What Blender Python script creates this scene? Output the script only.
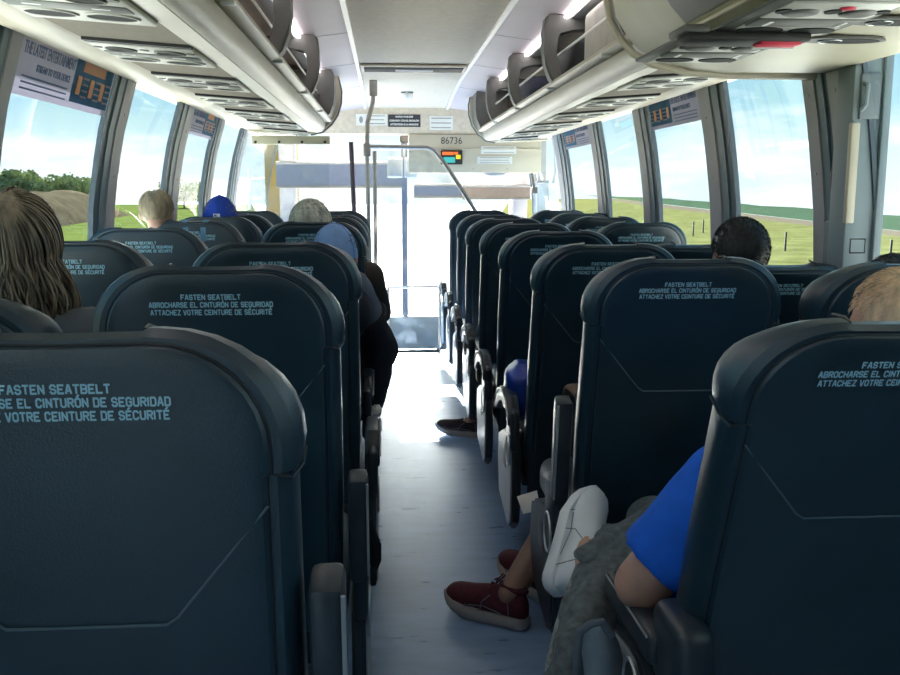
import bpy, bmesh, math, random
from mathutils import Vector, Matrix, noise
R = math.radians
random.seed(7)
SC = bpy.context.scene
COL = SC.collection
for o in list(bpy.data.objects):
    bpy.data.objects.remove(o)

# ---------------------------------------------------------------- camera
CAMZ = 1.30
F = 925.0
TH = math.atan(148.5 / F)
PS = math.atan(64 * math.cos(TH) / F)
CR = Matrix.Rotation(-PS, 3, 'Z') @ Matrix.Rotation(R(90) - TH, 3, 'X')
camd = bpy.data.cameras.new('camera')
camd.sensor_width = 36.0
camd.lens = F / 900 * 36
camd.clip_start = 0.05
camd.clip_end = 2000
cam = bpy.data.objects.new('camera', camd)
COL.objects.link(cam)
cam.matrix_world = Matrix.Translation((0, 0, CAMZ)) @ CR.to_4x4()
SC.camera = cam

# ---------------------------------------------------------------- view, world, sun
SC.view_settings.view_transform = 'Standard'
SC.view_settings.look = 'None'
SC.view_settings.gamma = 1
SC.view_settings.use_curve_mapping = False
SC.view_settings.exposure = 1.08
SC.cycles.use_denoising = True
SC.cycles.max_bounces = 14
SC.cycles.diffuse_bounces = 7
SC.cycles.glossy_bounces = 4
SC.cycles.transparent_max_bounces = 24
SC.cycles.sample_clamp_indirect = 6.0
SC.cycles.caustics_reflective = False
SC.cycles.caustics_refractive = False

W = bpy.data.worlds.new('sky')
SC.world = W
W.use_nodes = True
nt = W.node_tree
nt.nodes.clear()
N = nt.nodes.new
L = nt.links.new
tc = N('ShaderNodeTexCoord')
sep = N('ShaderNodeSeparateXYZ')
L(tc.outputs['Generated'], sep.inputs[0])
ramp = N('ShaderNodeValToRGB')
L(sep.outputs['Z'], ramp.inputs[0])
cr = ramp.color_ramp
cr.elements[0].position = 0.0
cr.elements[0].color = (1.5, 1.62, 1.62, 1)
cr.elements[1].position = 0.6
cr.elements[1].color = (0.22, 0.50, 0.74, 1)
e = cr.elements.new(0.035); e.color = (1.30, 1.52, 1.55, 1)
e = cr.elements.new(0.085); e.color = (0.78, 1.18, 1.32, 1)
e = cr.elements.new(0.2); e.color = (0.50, 0.95, 1.2, 1)
mapn = N('ShaderNodeMapping')
mapn.inputs['Scale'].default_value = (3.2, 3.2, 14.0)
mapn.inputs['Location'].default_value = (0.4, 1.3, 0.2)
L(tc.outputs['Generated'], mapn.inputs[0])
nz = N('ShaderNodeTexNoise')
nz.inputs['Scale'].default_value = 1.5
nz.inputs['Detail'].default_value = 7
nz.inputs['Roughness'].default_value = 0.55
L(mapn.outputs[0], nz.inputs['Vector'])
cl = N('ShaderNodeValToRGB')
cl.color_ramp.elements[0].position = 0.50
cl.color_ramp.elements[1].position = 0.60
L(nz.outputs['Fac'], cl.inputs[0])
band = N('ShaderNodeValToRGB')
b = band.color_ramp
b.elements[0].position = 0.0; b.elements[0].color = (0.9, 0.9, 0.9, 1)
b.elements[1].position = 0.16; b.elements[1].color = (0.0, 0.0, 0.0, 1)
L(sep.outputs['Z'], band.inputs[0])
mul = N('ShaderNodeMath'); mul.operation = 'MULTIPLY'
L(cl.outputs[0], mul.inputs[0]); L(band.outputs[0], mul.inputs[1])
mx = N('ShaderNodeMixRGB')
L(mul.outputs[0], mx.inputs[0]); L(ramp.outputs[0], mx.inputs[1])
mx.inputs[2].default_value = (1.9, 1.95, 1.95, 1)
# brighter, whiter sky around the sun
SUND = Vector((-0.08, 0.90, 0.40)).normalized()
dotn = N('ShaderNodeVectorMath'); dotn.operation = 'DOT_PRODUCT'
dotn.inputs[1].default_value = SUND
nrmn = N('ShaderNodeVectorMath'); nrmn.operation = 'NORMALIZE'
L(tc.outputs['Generated'], nrmn.inputs[0]); L(nrmn.outputs[0], dotn.inputs[0])
glow = N('ShaderNodeMapRange'); glow.inputs['From Min'].default_value = 0.95; glow.inputs['From Max'].default_value = 1.0
glow.inputs['To Min'].default_value = 0.0; glow.inputs['To Max'].default_value = 1.0; glow.interpolation_type = 'SMOOTHSTEP'
L(dotn.outputs['Value'], glow.inputs['Value'])
gmx = N('ShaderNodeMixRGB'); gmx.blend_type = 'ADD'
L(glow.outputs[0], gmx.inputs[0]); L(mx.outputs[0], gmx.inputs[1]); gmx.inputs[2].default_value = (26.0, 26.0, 25.0, 1)
bg = N('ShaderNodeBackground')
bg.inputs['Strength'].default_value = 0.40
L(gmx.outputs[0], bg.inputs[0])
wo = N('ShaderNodeOutputWorld')
L(bg.outputs[0], wo.inputs[0])

sund = bpy.data.lights.new('sun', 'SUN')
sund.energy = 42
sund.angle = R(0.6)
sund.color = (1.0, 0.96, 0.88)
sun = bpy.data.objects.new('sun', sund)
COL.objects.link(sun)
# high, ahead of the bus and a little to the left
sun.rotation_euler = Vector((0.08, -0.90, -0.40)).to_track_quat('-Z', 'Y').to_euler()

# ---------------------------------------------------------------- helpers
def ray(px, py):
    return CR @ Vector(((px - 450) / F, (337.5 - py) / F, -1.0))
def at_y(px, py, y):
    d = ray(px, py); t = y / d.y
    return Vector((0, 0, CAMZ)) + d * t
def at_z(px, py, z):
    d = ray(px, py); t = (z - CAMZ) / d.z
    return Vector((0, 0, CAMZ)) + d * t
def at_x(px, py, x):
    d = ray(px, py); t = x / d.x
    return Vector((0, 0, CAMZ)) + d * t

CX = 0.19      # centre line of the bus

def mat(name, col, rough=0.5, metal=0.0, spec=0.5, var=0.0, vscale=20.0, bump=0.0, bscale=200.0, emis=None, estr=0.0, stretch=None, sheen=0.0, coat=0.0):
    m = bpy.data.materials.new(name)
    m.use_nodes = True
    t = m.node_tree
    p = t.nodes['Principled BSDF']
    p.inputs['Base Color'].default_value = (*col, 1)
    p.inputs['Roughness'].default_value = rough
    p.inputs['Metallic'].default_value = metal
    p.inputs['Specular IOR Level'].default_value = spec
    if sheen: p.inputs['Sheen Weight'].default_value = sheen
    if coat: p.inputs['Coat Weight'].default_value = coat
    if emis:
        p.inputs['Emission Color'].default_value = (*emis, 1)
        p.inputs['Emission Strength'].default_value = estr
    co = t.nodes.new('ShaderNodeTexCoord')
    src = co.outputs['Object']
    if stretch:
        mp = t.nodes.new('ShaderNodeMapping')
        mp.inputs['Scale'].default_value = stretch
        t.links.new(src, mp.inputs[0]); src = mp.outputs[0]
    if var:
        n = t.nodes.new('ShaderNodeTexNoise')
        n.inputs['Scale'].default_value = vscale
        n.inputs['Detail'].default_value = 5
        t.links.new(src, n.inputs['Vector'])
        r = t.nodes.new('ShaderNodeValToRGB')
        r.color_ramp.elements[0].position = 0.3
        r.color_ramp.elements[1].position = 0.7
        r.color_ramp.elements[0].color = (*[c * (1 - var) for c in col], 1)
        r.color_ramp.elements[1].color = (*[min(1, c * (1 + var)) for c in col], 1)
        t.links.new(n.outputs['Fac'], r.inputs[0])
        t.links.new(r.outputs[0], p.inputs['Base Color'])
    if bump:
        n2 = t.nodes.new('ShaderNodeTexNoise')
        n2.inputs['Scale'].default_value = bscale
        n2.inputs['Detail'].default_value = 3
        t.links.new(src, n2.inputs['Vector'])
        bp = t.nodes.new('ShaderNodeBump')
        bp.inputs['Strength'].default_value = bump
        bp.inputs['Distance'].default_value = 0.002
        t.links.new(n2.outputs['Fac'], bp.inputs['Height'])
        t.links.new(bp.outputs[0], p.inputs['Normal'])
    return m

def glassmat(name, tint, gloss=0.06, rough=0.0, grime=0.0):
    m = bpy.data.materials.new(name)
    m.use_nodes = True
    t = m.node_tree
    t.nodes.clear()
    tr = t.nodes.new('ShaderNodeBsdfTransparent'); tr.inputs[0].default_value = (*tint, 1)
    gl = t.nodes.new('ShaderNodeBsdfGlossy'); gl.inputs['Roughness'].default_value = rough
    mixn = t.nodes.new('ShaderNodeMixShader')
    fr = t.nodes.new('ShaderNodeLayerWeight'); fr.inputs['Blend'].default_value = 0.12
    sc_ = t.nodes.new('ShaderNodeMath'); sc_.operation = 'MULTIPLY'; sc_.inputs[1].default_value = gloss / 0.06 * 0.2
    t.links.new(fr.outputs['Fresnel'], sc_.inputs[0])
    t.links.new(sc_.outputs[0], mixn.inputs[0])
    t.links.new(tr.outputs[0], mixn.inputs[1]); t.links.new(gl.outputs[0], mixn.inputs[2])
    last = mixn
    if grime:
        df = t.nodes.new('ShaderNodeBsdfDiffuse'); df.inputs[0].default_value = (0.85, 0.87, 0.9, 1)
        n = t.nodes.new('ShaderNodeTexNoise'); n.inputs['Scale'].default_value = 7; n.inputs['Detail'].default_value = 8
        co = t.nodes.new('ShaderNodeTexCoord'); t.links.new(co.outputs['Object'], n.inputs['Vector'])
        r = t.nodes.new('ShaderNodeValToRGB')
        r.color_ramp.elements[0].position = 0.45; r.color_ramp.elements[0].color = (0.02, 0.02, 0.02, 1)
        r.color_ramp.elements[1].position = 0.75; r.color_ramp.elements[1].color = (grime, grime, grime, 1)
        t.links.new(n.outputs['Fac'], r.inputs[0])
        m2 = t.nodes.new('ShaderNodeMixShader')
        t.links.new(r.outputs[0], m2.inputs[0]); t.links.new(mixn.outputs[0], m2.inputs[1]); t.links.new(df.outputs[0], m2.inputs[2])
        last = m2
    out = t.nodes.new('ShaderNodeOutputMaterial')
    t.links.new(last.outputs[0], out.inputs[0])
    return m

M = {}
M['leather'] = mat('navy_leather', (0.012, 0.035, 0.055), 0.34, spec=0.75, var=0.25, vscale=6, bump=0.25, bscale=420)
M['leather_low'] = mat('navy_vinyl_back', (0.010, 0.020, 0.034), 0.5, spec=0.4, var=0.25, vscale=8, bump=0.2, bscale=300)
M['piping'] = mat('black_piping', (0.012, 0.018, 0.026), 0.4)
M['thread'] = mat('grey_thread', (0.10, 0.14, 0.17), 0.6)
M['stitch'] = mat('shoe_stitch_grey', (0.22, 0.25, 0.29), 0.7)
M['letter'] = mat('pale_blue_embroidery', (0.42, 0.70, 0.84), 0.7)
M['arm'] = mat('charcoal_plastic', (0.03, 0.042, 0.055), 0.35, var=0.2, vscale=15, bump=0.1)
M['silver'] = mat('silver_trim', (0.55, 0.58, 0.60), 0.3, metal=0.6, var=0.1)
M['shield'] = mat('pale_grey_plastic', (0.42, 0.47, 0.52), 0.35, var=0.12, vscale=10)
M['steel'] = mat('brushed_steel', (0.45, 0.42, 0.40), 0.3, metal=0.9, var=0.1, vscale=30)
M['cream'] = mat('cream_plastic', (0.56, 0.50, 0.395), 0.42, var=0.05, vscale=4)
M['fascia'] = mat('grey_cream_fascia', (0.60, 0.545, 0.475), 0.38, var=0.05, vscale=5)
M['capgreen'] = mat('olive_cream_cap', (0.46, 0.43, 0.32), 0.45, var=0.06, vscale=5)
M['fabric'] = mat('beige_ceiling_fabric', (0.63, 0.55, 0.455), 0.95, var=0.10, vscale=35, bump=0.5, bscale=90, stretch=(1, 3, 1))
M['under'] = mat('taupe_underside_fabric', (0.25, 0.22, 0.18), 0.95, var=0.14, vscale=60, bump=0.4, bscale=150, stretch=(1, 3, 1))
M['lilac'] = mat('lilac_grey_panel', (0.53, 0.465, 0.485), 0.6, var=0.04, vscale=3)
M['white'] = mat('white_trim', (0.80, 0.79, 0.77), 0.4, var=0.03)
M['bracket'] = mat('dark_grey_bracket', (0.115, 0.115, 0.105), 0.5, var=0.1, vscale=20, bump=0.2, bscale=250)
M['binwall'] = mat('bin_lining', (0.40, 0.37, 0.33), 0.8, var=0.1, vscale=12)
M['psu'] = mat('service_panel_grey', (0.50, 0.49, 0.44), 0.4, var=0.05)
M['psu_dark'] = mat('service_panel_dark', (0.10, 0.10, 0.09), 0.5, var=0.1)
M['black'] = mat('matt_black', (0.012, 0.012, 0.013), 0.6, var=0.2)
M['hole'] = mat('vent_black', (0.02, 0.021, 0.021), 0.7, var=0.2)
M['pillar'] = mat('grey_pillar_vinyl', (0.40, 0.39, 0.42), 0.5, var=0.06, vscale=8)
M['seal'] = mat('slate_rubber_seal', (0.07, 0.10, 0.13), 0.45, var=0.15)
M['slate'] = mat('slate_blue_strip', (0.13, 0.19, 0.23), 0.45, var=0.1)
M['wallp'] = mat('grey_wall_panel', (0.16, 0.19, 0.21), 0.6, var=0.1, vscale=6)
M['boxgrey'] = mat('blue_grey_plastic', (0.22, 0.27, 0.30), 0.45, var=0.08, vscale=5)
M['facegrey'] = mat('mid_grey_panel', (0.235, 0.235, 0.24), 0.6, var=0.05, vscale=8)
M['rubber'] = mat('sole_rubber', (0.35, 0.33, 0.32), 0.7, var=0.1)
M['red'] = mat('red_tag_cloth', (0.65, 0.02, 0.06), 0.6, var=0.1)
M['paper'] = mat('white_paper', (0.78, 0.78, 0.76), 0.8, var=0.04)
M['ink'] = mat('grey_print', (0.30, 0.29, 0.28), 0.8)
M['inkblack'] = mat('black_print', (0.04, 0.035, 0.05), 0.7)
M['glass'] = glassmat('tinted_window_glass', (0.80, 0.90, 0.93), 0.05)
M['clear'] = glassmat('clear_acrylic', (0.93, 0.95, 0.95), 0.10, 0.02, grime=0.22)
M['hole'].node_tree.nodes['Principled BSDF'].inputs['Specular IOR Level'].default_value = 0.2
M['shieldglass'] = glassmat('windscreen_glass', (0.97, 0.98, 0.98), 0.03)
M['led'] = mat('led_strip', (0.9, 0.88, 0.92), 0.5, emis=(1.0, 0.95, 0.97), estr=6.0)
M['shade_blue'] = mat('slate_blue_sunshade', (0.075, 0.10, 0.155), 0.8, var=0.1, vscale=20)
M['shade_brown'] = mat('taupe_sunshade', (0.15, 0.125, 0.11), 0.8, var=0.1)

def smooth_by_angle(me, ang=40):
    for p in me.polygons: p.use_smooth = True
    try:
        me.set_sharp_from_angle(angle=R(ang))
    except Exception:
        pass

class MB:
    def __init__(self):
        self.bm = bmesh.new()
    def box(self, x0, x1, y0, y1, z0, z1, bev=0.0, seg=2, rot=None, piv=None):
        b = bmesh.new()
        bmesh.ops.create_cube(b, size=1)
        for v in b.verts:
            v.co = Vector(((x0 + x1) / 2 + v.co.x * (x1 - x0), (y0 + y1) / 2 + v.co.y * (y1 - y0), (z0 + z1) / 2 + v.co.z * (z1 - z0)))
        if bev > 0:
            bmesh.ops.bevel(b, geom=b.edges[:], offset=bev, segments=seg, profile=0.5, affect='EDGES')
        if rot is not None:
            pv = Vector(piv) if piv is not None else Vector(((x0 + x1) / 2, (y0 + y1) / 2, (z0 + z1) / 2))
            for v in b.verts: v.co = rot @ (v.co - pv) + pv
        self._add(b); return self
    def _add(self, b):
        me = bpy.data.meshes.new('t'); b.to_mesh(me); b.free()
        self.bm.from_mesh(me); bpy.data.meshes.remove(me)
    def rings(self, rs, cap0=True, cap1=True, closed=True):
        vr = [[self.bm.verts.new(p) for p in r] for r in rs]
        n = len(rs[0])
        for a, c in zip(vr, vr[1:]):
            for i in range(n if closed else n - 1):
                j = (i + 1) % n
                try: self.bm.faces.new((a[i], a[j], c[j], c[i]))
                except ValueError: pass
        if cap0 and closed: self.bm.faces.new(vr[0][::-1])
        if cap1 and closed: self.bm.faces.new(vr[-1])
        return self
    def tube(self, pts, r, n=8, cap=True):
        pts = [Vector(p) for p in pts]
        rr = r if isinstance(r, (list, tuple)) else [r] * len(pts)
        rs = []
        up = None
        for i, p in enumerate(pts):
            d = (pts[min(i + 1, len(pts) - 1)] - pts[max(i - 1, 0)]).normalized()
            if up is None:
                up = Vector((0, 0, 1)) if abs(d.z) < 0.9 else Vector((1, 0, 0))
            s = d.cross(up)
            if s.length < 1e-6: s = d.orthogonal()
            s.normalize(); u = s.cross(d).normalized(); up = u
            rs.append([p + (s * math.cos(2 * math.pi * k / n) + u * math.sin(2 * math.pi * k / n)) * rr[i] for k in range(n)])
        return self.rings(rs, cap, cap)
    def prism(self, poly, y0, y1):           # poly of (x, z), extruded along y
        return self.rings([[Vector((x, y0, z)) for x, z in poly], [Vector((x, y1, z)) for x, z in poly]])
    def prism_dir(self, poly3, d):
        d = Vector(d)
        return self.rings([[Vector(p) for p in poly3], [Vector(p) + d for p in poly3]])
    def sheet(self, path, y0, y1):           # open path of (x, z) swept along y
        a = [self.bm.verts.new((x, y0, z)) for x, z in path]
        c = [self.bm.verts.new((x, y1, z)) for x, z in path]
        for i in range(len(a) - 1):
            self.bm.faces.new((a[i], a[i + 1], c[i + 1], c[i]))
        return self
    def ell(self, c, r, rot=None, u=20, v=14, fn=None):
        b = bmesh.new()
        bmesh.ops.create_uvsphere(b, u_segments=u, v_segments=v, radius=1)
        for q in b.verts:
            p = q.co.copy()
            if fn: p = fn(p)
            p = Vector((p.x * r[0], p.y * r[1], p.z * r[2]))
            if rot is not None: p = rot @ p
            q.co = p + Vector(c)
        self._add(b); return self
    def disc(self, c, rx, ry, nrm=(0, 0, 1), h=0.004, n=24, xdir=(1, 0, 0)):
        nrm = Vector(nrm).normalized(); x = Vector(xdir); x = (x - nrm * x.dot(nrm)).normalized(); y = nrm.cross(x)
        c = Vector(c)
        r0 = [c + x * rx * math.cos(2 * math.pi * k / n) + y * ry * math.sin(2 * math.pi * k / n) for k in range(n)]
        return self.rings([r0, [p + nrm * h for p in r0]])
    def ring(self, c, rx, ry, nrm=(0, 0, 1), t=0.004, n=28, xdir=(1, 0, 0), tn=6):
        nrm = Vector(nrm).normalized(); x = Vector(xdir); x = (x - nrm * x.dot(nrm)).normalized(); y = nrm.cross(x)
        c = Vector(c)
        rs = []
        for k in range(n + 1):
            a = 2 * math.pi * k / n
            rad = (x * math.cos(a) + y * math.sin(a))
            p = c + x * rx * math.cos(a) + y * ry * math.sin(a)
            rs.append([p + (rad * math.cos(2 * math.pi * j / tn) + nrm * math.sin(2 * math.pi * j / tn)) * t for j in range(tn)])
        return self.rings(rs, False, False)
    def build(self, name, m, parent=None, ang=40, label=None, loc=None):
        bmesh.ops.recalc_face_normals(self.bm, faces=self.bm.faces[:])
        me = bpy.data.meshes.new(name)
        self.bm.to_mesh(me); self.bm.free()
        smooth_by_angle(me, ang)
        me.materials.append(m)
        o = bpy.data.objects.new(name, me)
        COL.objects.link(o)
        if parent: o.parent = parent
        if label: o['label'] = label
        if loc is not None: o.location = loc
        return o

def tag(o, label=None, cat=None, group=None, kind=None):
    if label: o['label'] = label
    if cat: o['category'] = cat
    if group: o['group'] = group
    if kind: o['kind'] = kind
    return o
def empty(name, loc=(0, 0, 0), label=None, cat=None, group=None):
    o = bpy.data.objects.new(name, None)
    o.empty_display_size = 0.1
    COL.objects.link(o); o.location = loc
    return tag(o, label, cat, group)
def struct(o):
    o['kind'] = 'structure'; return o
def copy_tree(o, parent=None):
    c = o.copy(); COL.objects.link(c)
    if parent: c.parent = parent
    for ch in list(o.children): copy_tree(ch, c)
    return c

def text_mesh(txt, size, align='CENTER', bold=0.0, sx=1.0, depth=0.0006):
    cu = bpy.data.curves.new('lettering', 'FONT')
    cu.body = txt; cu.size = size; cu.align_x = align; cu.align_y = 'CENTER'
    cu.offset = bold; cu.extrude = depth; cu.space_line = 1.0
    cu.resolution_u = 3
    ob = bpy.data.objects.new('lettering', cu)
    COL.objects.link(ob)
    dg = bpy.context.evaluated_depsgraph_get()
    me = bpy.data.meshes.new_from_object(ob.evaluated_get(dg))
    bpy.data.objects.remove(ob)
    for v in me.vertices: v.co.x *= sx
    return me
def twidth(t_, size):
    me = text_mesh('|' + t_ + '|', size, 'LEFT'); xs = [v.co.x for v in me.vertices]; bpy.data.meshes.remove(me); return max(xs) - min(xs)
def text_obj(name, txts, m, parent, mw, size, bold=0.0, sx=1.0, lead=1.5, depth=0.0006, fit=None):
    b = bmesh.new()
    for i, t in enumerate(txts):
        acc = [k for k, ch in enumerate(t) if ch == 'Ó']
        me = text_mesh(t.replace('Ó', 'O'), size, bold=bold, sx=sx, depth=depth)
        if acc:
            full = t.replace('Ó', 'O'); xs = [v.co.x for v in me.vertices]; x0_ = min(xs); bb_ = bmesh.new(); bb_.from_mesh(me)
            w0 = twidth('', size)
            for k in acc:
                xc = x0_ + (twidth(full[:k], size) + twidth(full[:k + 1], size)) / 2 - w0
                yt = max(v.co.y for v in me.vertices)
                vs = [bb_.verts.new((xc + dx * size, yt + dy * size, depth)) for dx, dy in ((-0.10, 0.03), (0.03, 0.03), (0.19, 0.19), (0.03, 0.19))]
                bb_.faces.new(vs)
            bb_.to_mesh(me); bb_.free()
        off = -(i - (len(txts) - 1) / 2) * size * lead
        xs = [v.co.x for v in me.vertices]
        k = 1.0
        if fit: k = (fit[i] if isinstance(fit, (list, tuple)) else fit) / max(1e-6, max(xs) - min(xs))
        for v in me.vertices: v.co.x *= k; v.co.y += off
        b.from_mesh(me); bpy.data.meshes.remove(me)
    me = bpy.data.meshes.new(name); b.to_mesh(me); b.free()
    me.transform(mw)
    me.materials.append(m)
    o = bpy.data.objects.new(name, me); COL.objects.link(o)
    if parent: o.parent = parent
    return o
def facing_back(loc, tilt=0.0):      # text plane that faces -Y (towards the camera)
    return Matrix.Translation(loc) @ Matrix.Rotation(R(90) - tilt, 4, 'X')

# ================================================================= BUS SHELL
YB, YF = -1.2, 9.9
def half(z, side=1):
    pts = [(0.0, 1.37), (0.95, 1.36), (1.25, 1.335), (1.5, 1.29), (1.75, 1.215), (2.2, 1.05)] if side < 0 else [(0.0, 1.27), (0.95, 1.27), (1.25, 1.25), (1.5, 1.215), (1.75, 1.165), (2.2, 1.05)]
    for (z0, h0), (z1, h1) in zip(pts, pts[1:]):
        if z <= z1: return h0 + (h1 - h0) * (z - z0) / (z1 - z0)
    return pts[-1][1]
SILL, HEAD = 0.92, 1.735
def wallpath(side, z0, z1, n=8, off=0.0):
    return [(CX + side * (half(z0 + (z1 - z0) * i / n, side) + off), z0 + (z1 - z0) * i / n) for i in range(n + 1)]
def wall_strip(mb, side, y0, y1, z0, z1, t0=0.0, t1=0.05, n=8):
    a = wallpath(side, z0, z1, n, -t0); c = wallpath(side, z0, z1, n, t1)
    mb.prism(a + c[::-1], y0, y1)

# floor
mf = bpy.data.materials.new('grey_blue_vinyl_floor'); mf.use_nodes = True
t = mf.node_tree; p = t.nodes['Principled BSDF']
co = t.nodes.new('ShaderNodeTexCoord')
mp = t.nodes.new('ShaderNodeMapping'); mp.inputs['Scale'].default_value = (2.5, 9, 1)
t.links.new(co.outputs['Object'], mp.inputs[0])
n1 = t.nodes.new('ShaderNodeTexNoise'); n1.inputs['Scale'].default_value = 2.2; n1.inputs['Detail'].default_value = 8
t.links.new(mp.outputs[0], n1.inputs['Vector'])
r1 = t.nodes.new('ShaderNodeValToRGB')
r1.color_ramp.elements[0].position = 0.3; r1.color_ramp.elements[0].color = (0.16, 0.275, 0.47, 1)
r1.color_ramp.elements[1].position = 0.72; r1.color_ramp.elements[1].color = (0.25, 0.395, 0.63, 1)
t.links.new(n1.outputs['Fac'], r1.inputs[0])
n2 = t.nodes.new('ShaderNodeTexVoronoi'); n2.inputs['Scale'].default_value = 9
t.links.new(co.outputs['Object'], n2.inputs['Vector'])
r2 = t.nodes.new('ShaderNodeValToRGB')
r2.color_ramp.elements[0].position = 0.018; r2.color_ramp.elements[0].color = (0.3, 0.3, 0.3, 1)
r2.color_ramp.elements[1].position = 0.03; r2.color_ramp.elements[1].color = (1, 1, 1, 1)
t.links.new(n2.outputs['Distance'], r2.inputs[0])
mm = t.nodes.new('ShaderNodeMixRGB'); mm.blend_type = 'MULTIPLY'; mm.inputs[0].default_value = 1
t.links.new(r1.outputs[0], mm.inputs[1]); t.links.new(r2.outputs[0], mm.inputs[2])
t.links.new(mm.outputs[0], p.inputs['Base Color'])
rr = t.nodes.new('ShaderNodeValToRGB')
rr.color_ramp.elements[0].color = (0.22, 0.22, 0.22, 1); rr.color_ramp.elements[1].color = (0.38, 0.38, 0.38, 1)
p.inputs['Specular IOR Level'].default_value = 0.9
t.links.new(n1.outputs['Fac'], rr.inputs[0]); t.links.new(rr.outputs[0], p.inputs['Roughness'])
bp = t.nodes.new('ShaderNodeBump'); bp.inputs['Strength'].default_value = 0.25; bp.inputs['Distance'].default_value = 0.003
t.links.new(n1.outputs['Fac'], bp.inputs['Height']); t.links.new(bp.outputs[0], p.inputs['Normal'])
M['floor'] = mf
struct(MB().box(CX - 1.4, CX + 1.3, YB, 7.45, -0.08, 0.0).build('floor', mf))
struct(MB().box(CX - 1.4, CX + 1.3, 7.45, YF + 0.2, -0.55, -0.45).build('floor_stairwell', mf))

# ceiling: centre fabric, trims, lilac side panels
CZ = 2.10
def cz(y):   # ceiling drops towards the front header
    if y < 6.6: return CZ
    t_ = min(1, (y - 6.6) / 1.9)
    return CZ - 0.085 * t_ * t_
mb = MB()
ys = [YB, 3, 5, 6.05] ; 
def strip_y(mb, ysl, a0, a1, z0off, z1off, thick=0.03):
    rs = []
    for y in ysl:
        z = cz(y)
        rs.append([Vector((CX + a0, y, z + z0off)), Vector((CX + a1, y, z + z1off)), Vector((CX + a1, y, z + z1off + thick)), Vector((CX + a0, y, z + z0off + thick))])
    mb.rings(rs)
allY = [YB, 2, 4, 6, 6.6, 7, 7.4, 7.8, 8.2, 8.5]
strip_y(mb, allY, -0.36, 0.36, 0, 0)
mb.box(CX - 1.2, CX + 1.2, YB, 8.5, 2.16, 2.2)
struct(mb.build('ceiling', M['fabric']))
for s, nm in ((-1, 'left'), (1, 'right')):
    mb = MB(); strip_y(mb, allY, *( (s * 0.375, s * 0.64) ), 0.0, -0.035)
    struct(mb.build('ceiling_side_' + nm, M['lilac']))
    mb = MB(); strip_y(mb, allY, s * 0.355, s * 0.378, -0.012, -0.012)
    struct(mb.build('trim_1' if s < 0 else 'trim_2', M['white']))
    mb = MB()
    for y in (1.4, 2.6, 3.8, 5.0, 6.2, 7.4):
        mb.rings([[Vector((CX + s * a_, yy, cz(y) - (a_ - .375) / .265 * .035 - d_)) for a_, d_ in ((.38, .0015), (.63, .0015), (.63, -.003), (.38, -.003))] for yy in (y, y + 0.005)])
    struct(mb.build('trim_3' if s < 0 else 'trim_4', M['facegrey']))

# side walls
for s, nm in ((-1, 'left'), (1, 'right')):
    mb = MB()
    wall_strip(mb, s, YB, YF, 0.0, SILL, 0.0, 0.06, 3)
    struct(mb.build('wall_' + nm, M['wallp']))
    mb = MB()
    wall_strip(mb, s, YB, YF, HEAD, 2.2, 0.0, 0.06, 4)
    struct(mb.build('wall_upper_' + nm, M['cream']))
    # ledge on top of the lower wall
    mb = MB().box(*sorted((CX + s * (1.19 if s > 0 else 1.27), CX + s * (1.28 if s > 0 else 1.38))), YB, 9.3, SILL - 0.05, SILL, 0.012)
    struct(mb.build('trim_5' if s < 0 else 'trim_6', M['seal']))
struct(MB().box(CX - 1.4, CX + 1.3, YB - 0.08, YB, 0, 2.2).build('wall_rear', M['wallp']))

def py_of(px, pz, side):   # depth along the wall of a pixel seen at a height pz
    x = CX + side * half(pz, side)
    d = ray(px, 180); d0 = at_x(px, 180, x)
    return d0.y
# pillar positions (from the photograph) on each side: (near edge px, far edge px)
LP = [(95, 114), (164, 177), (203, 210), (230, 236)]
RP = [(839, 815), (735, 711), (658, 644), (608, 598), (571, 561)]
winc = 0
pillars = {-1: [], 1: []}
for s, pl in ((-1, LP), (1, RP)):
    for a, b_ in pl:
        ya = py_of(a, 1.3, s); yb = py_of(b_, 1.3, s)
        pillars[s].append((min(ya, yb), max(ya, yb)))
print('PILLARS', pillars)
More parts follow.
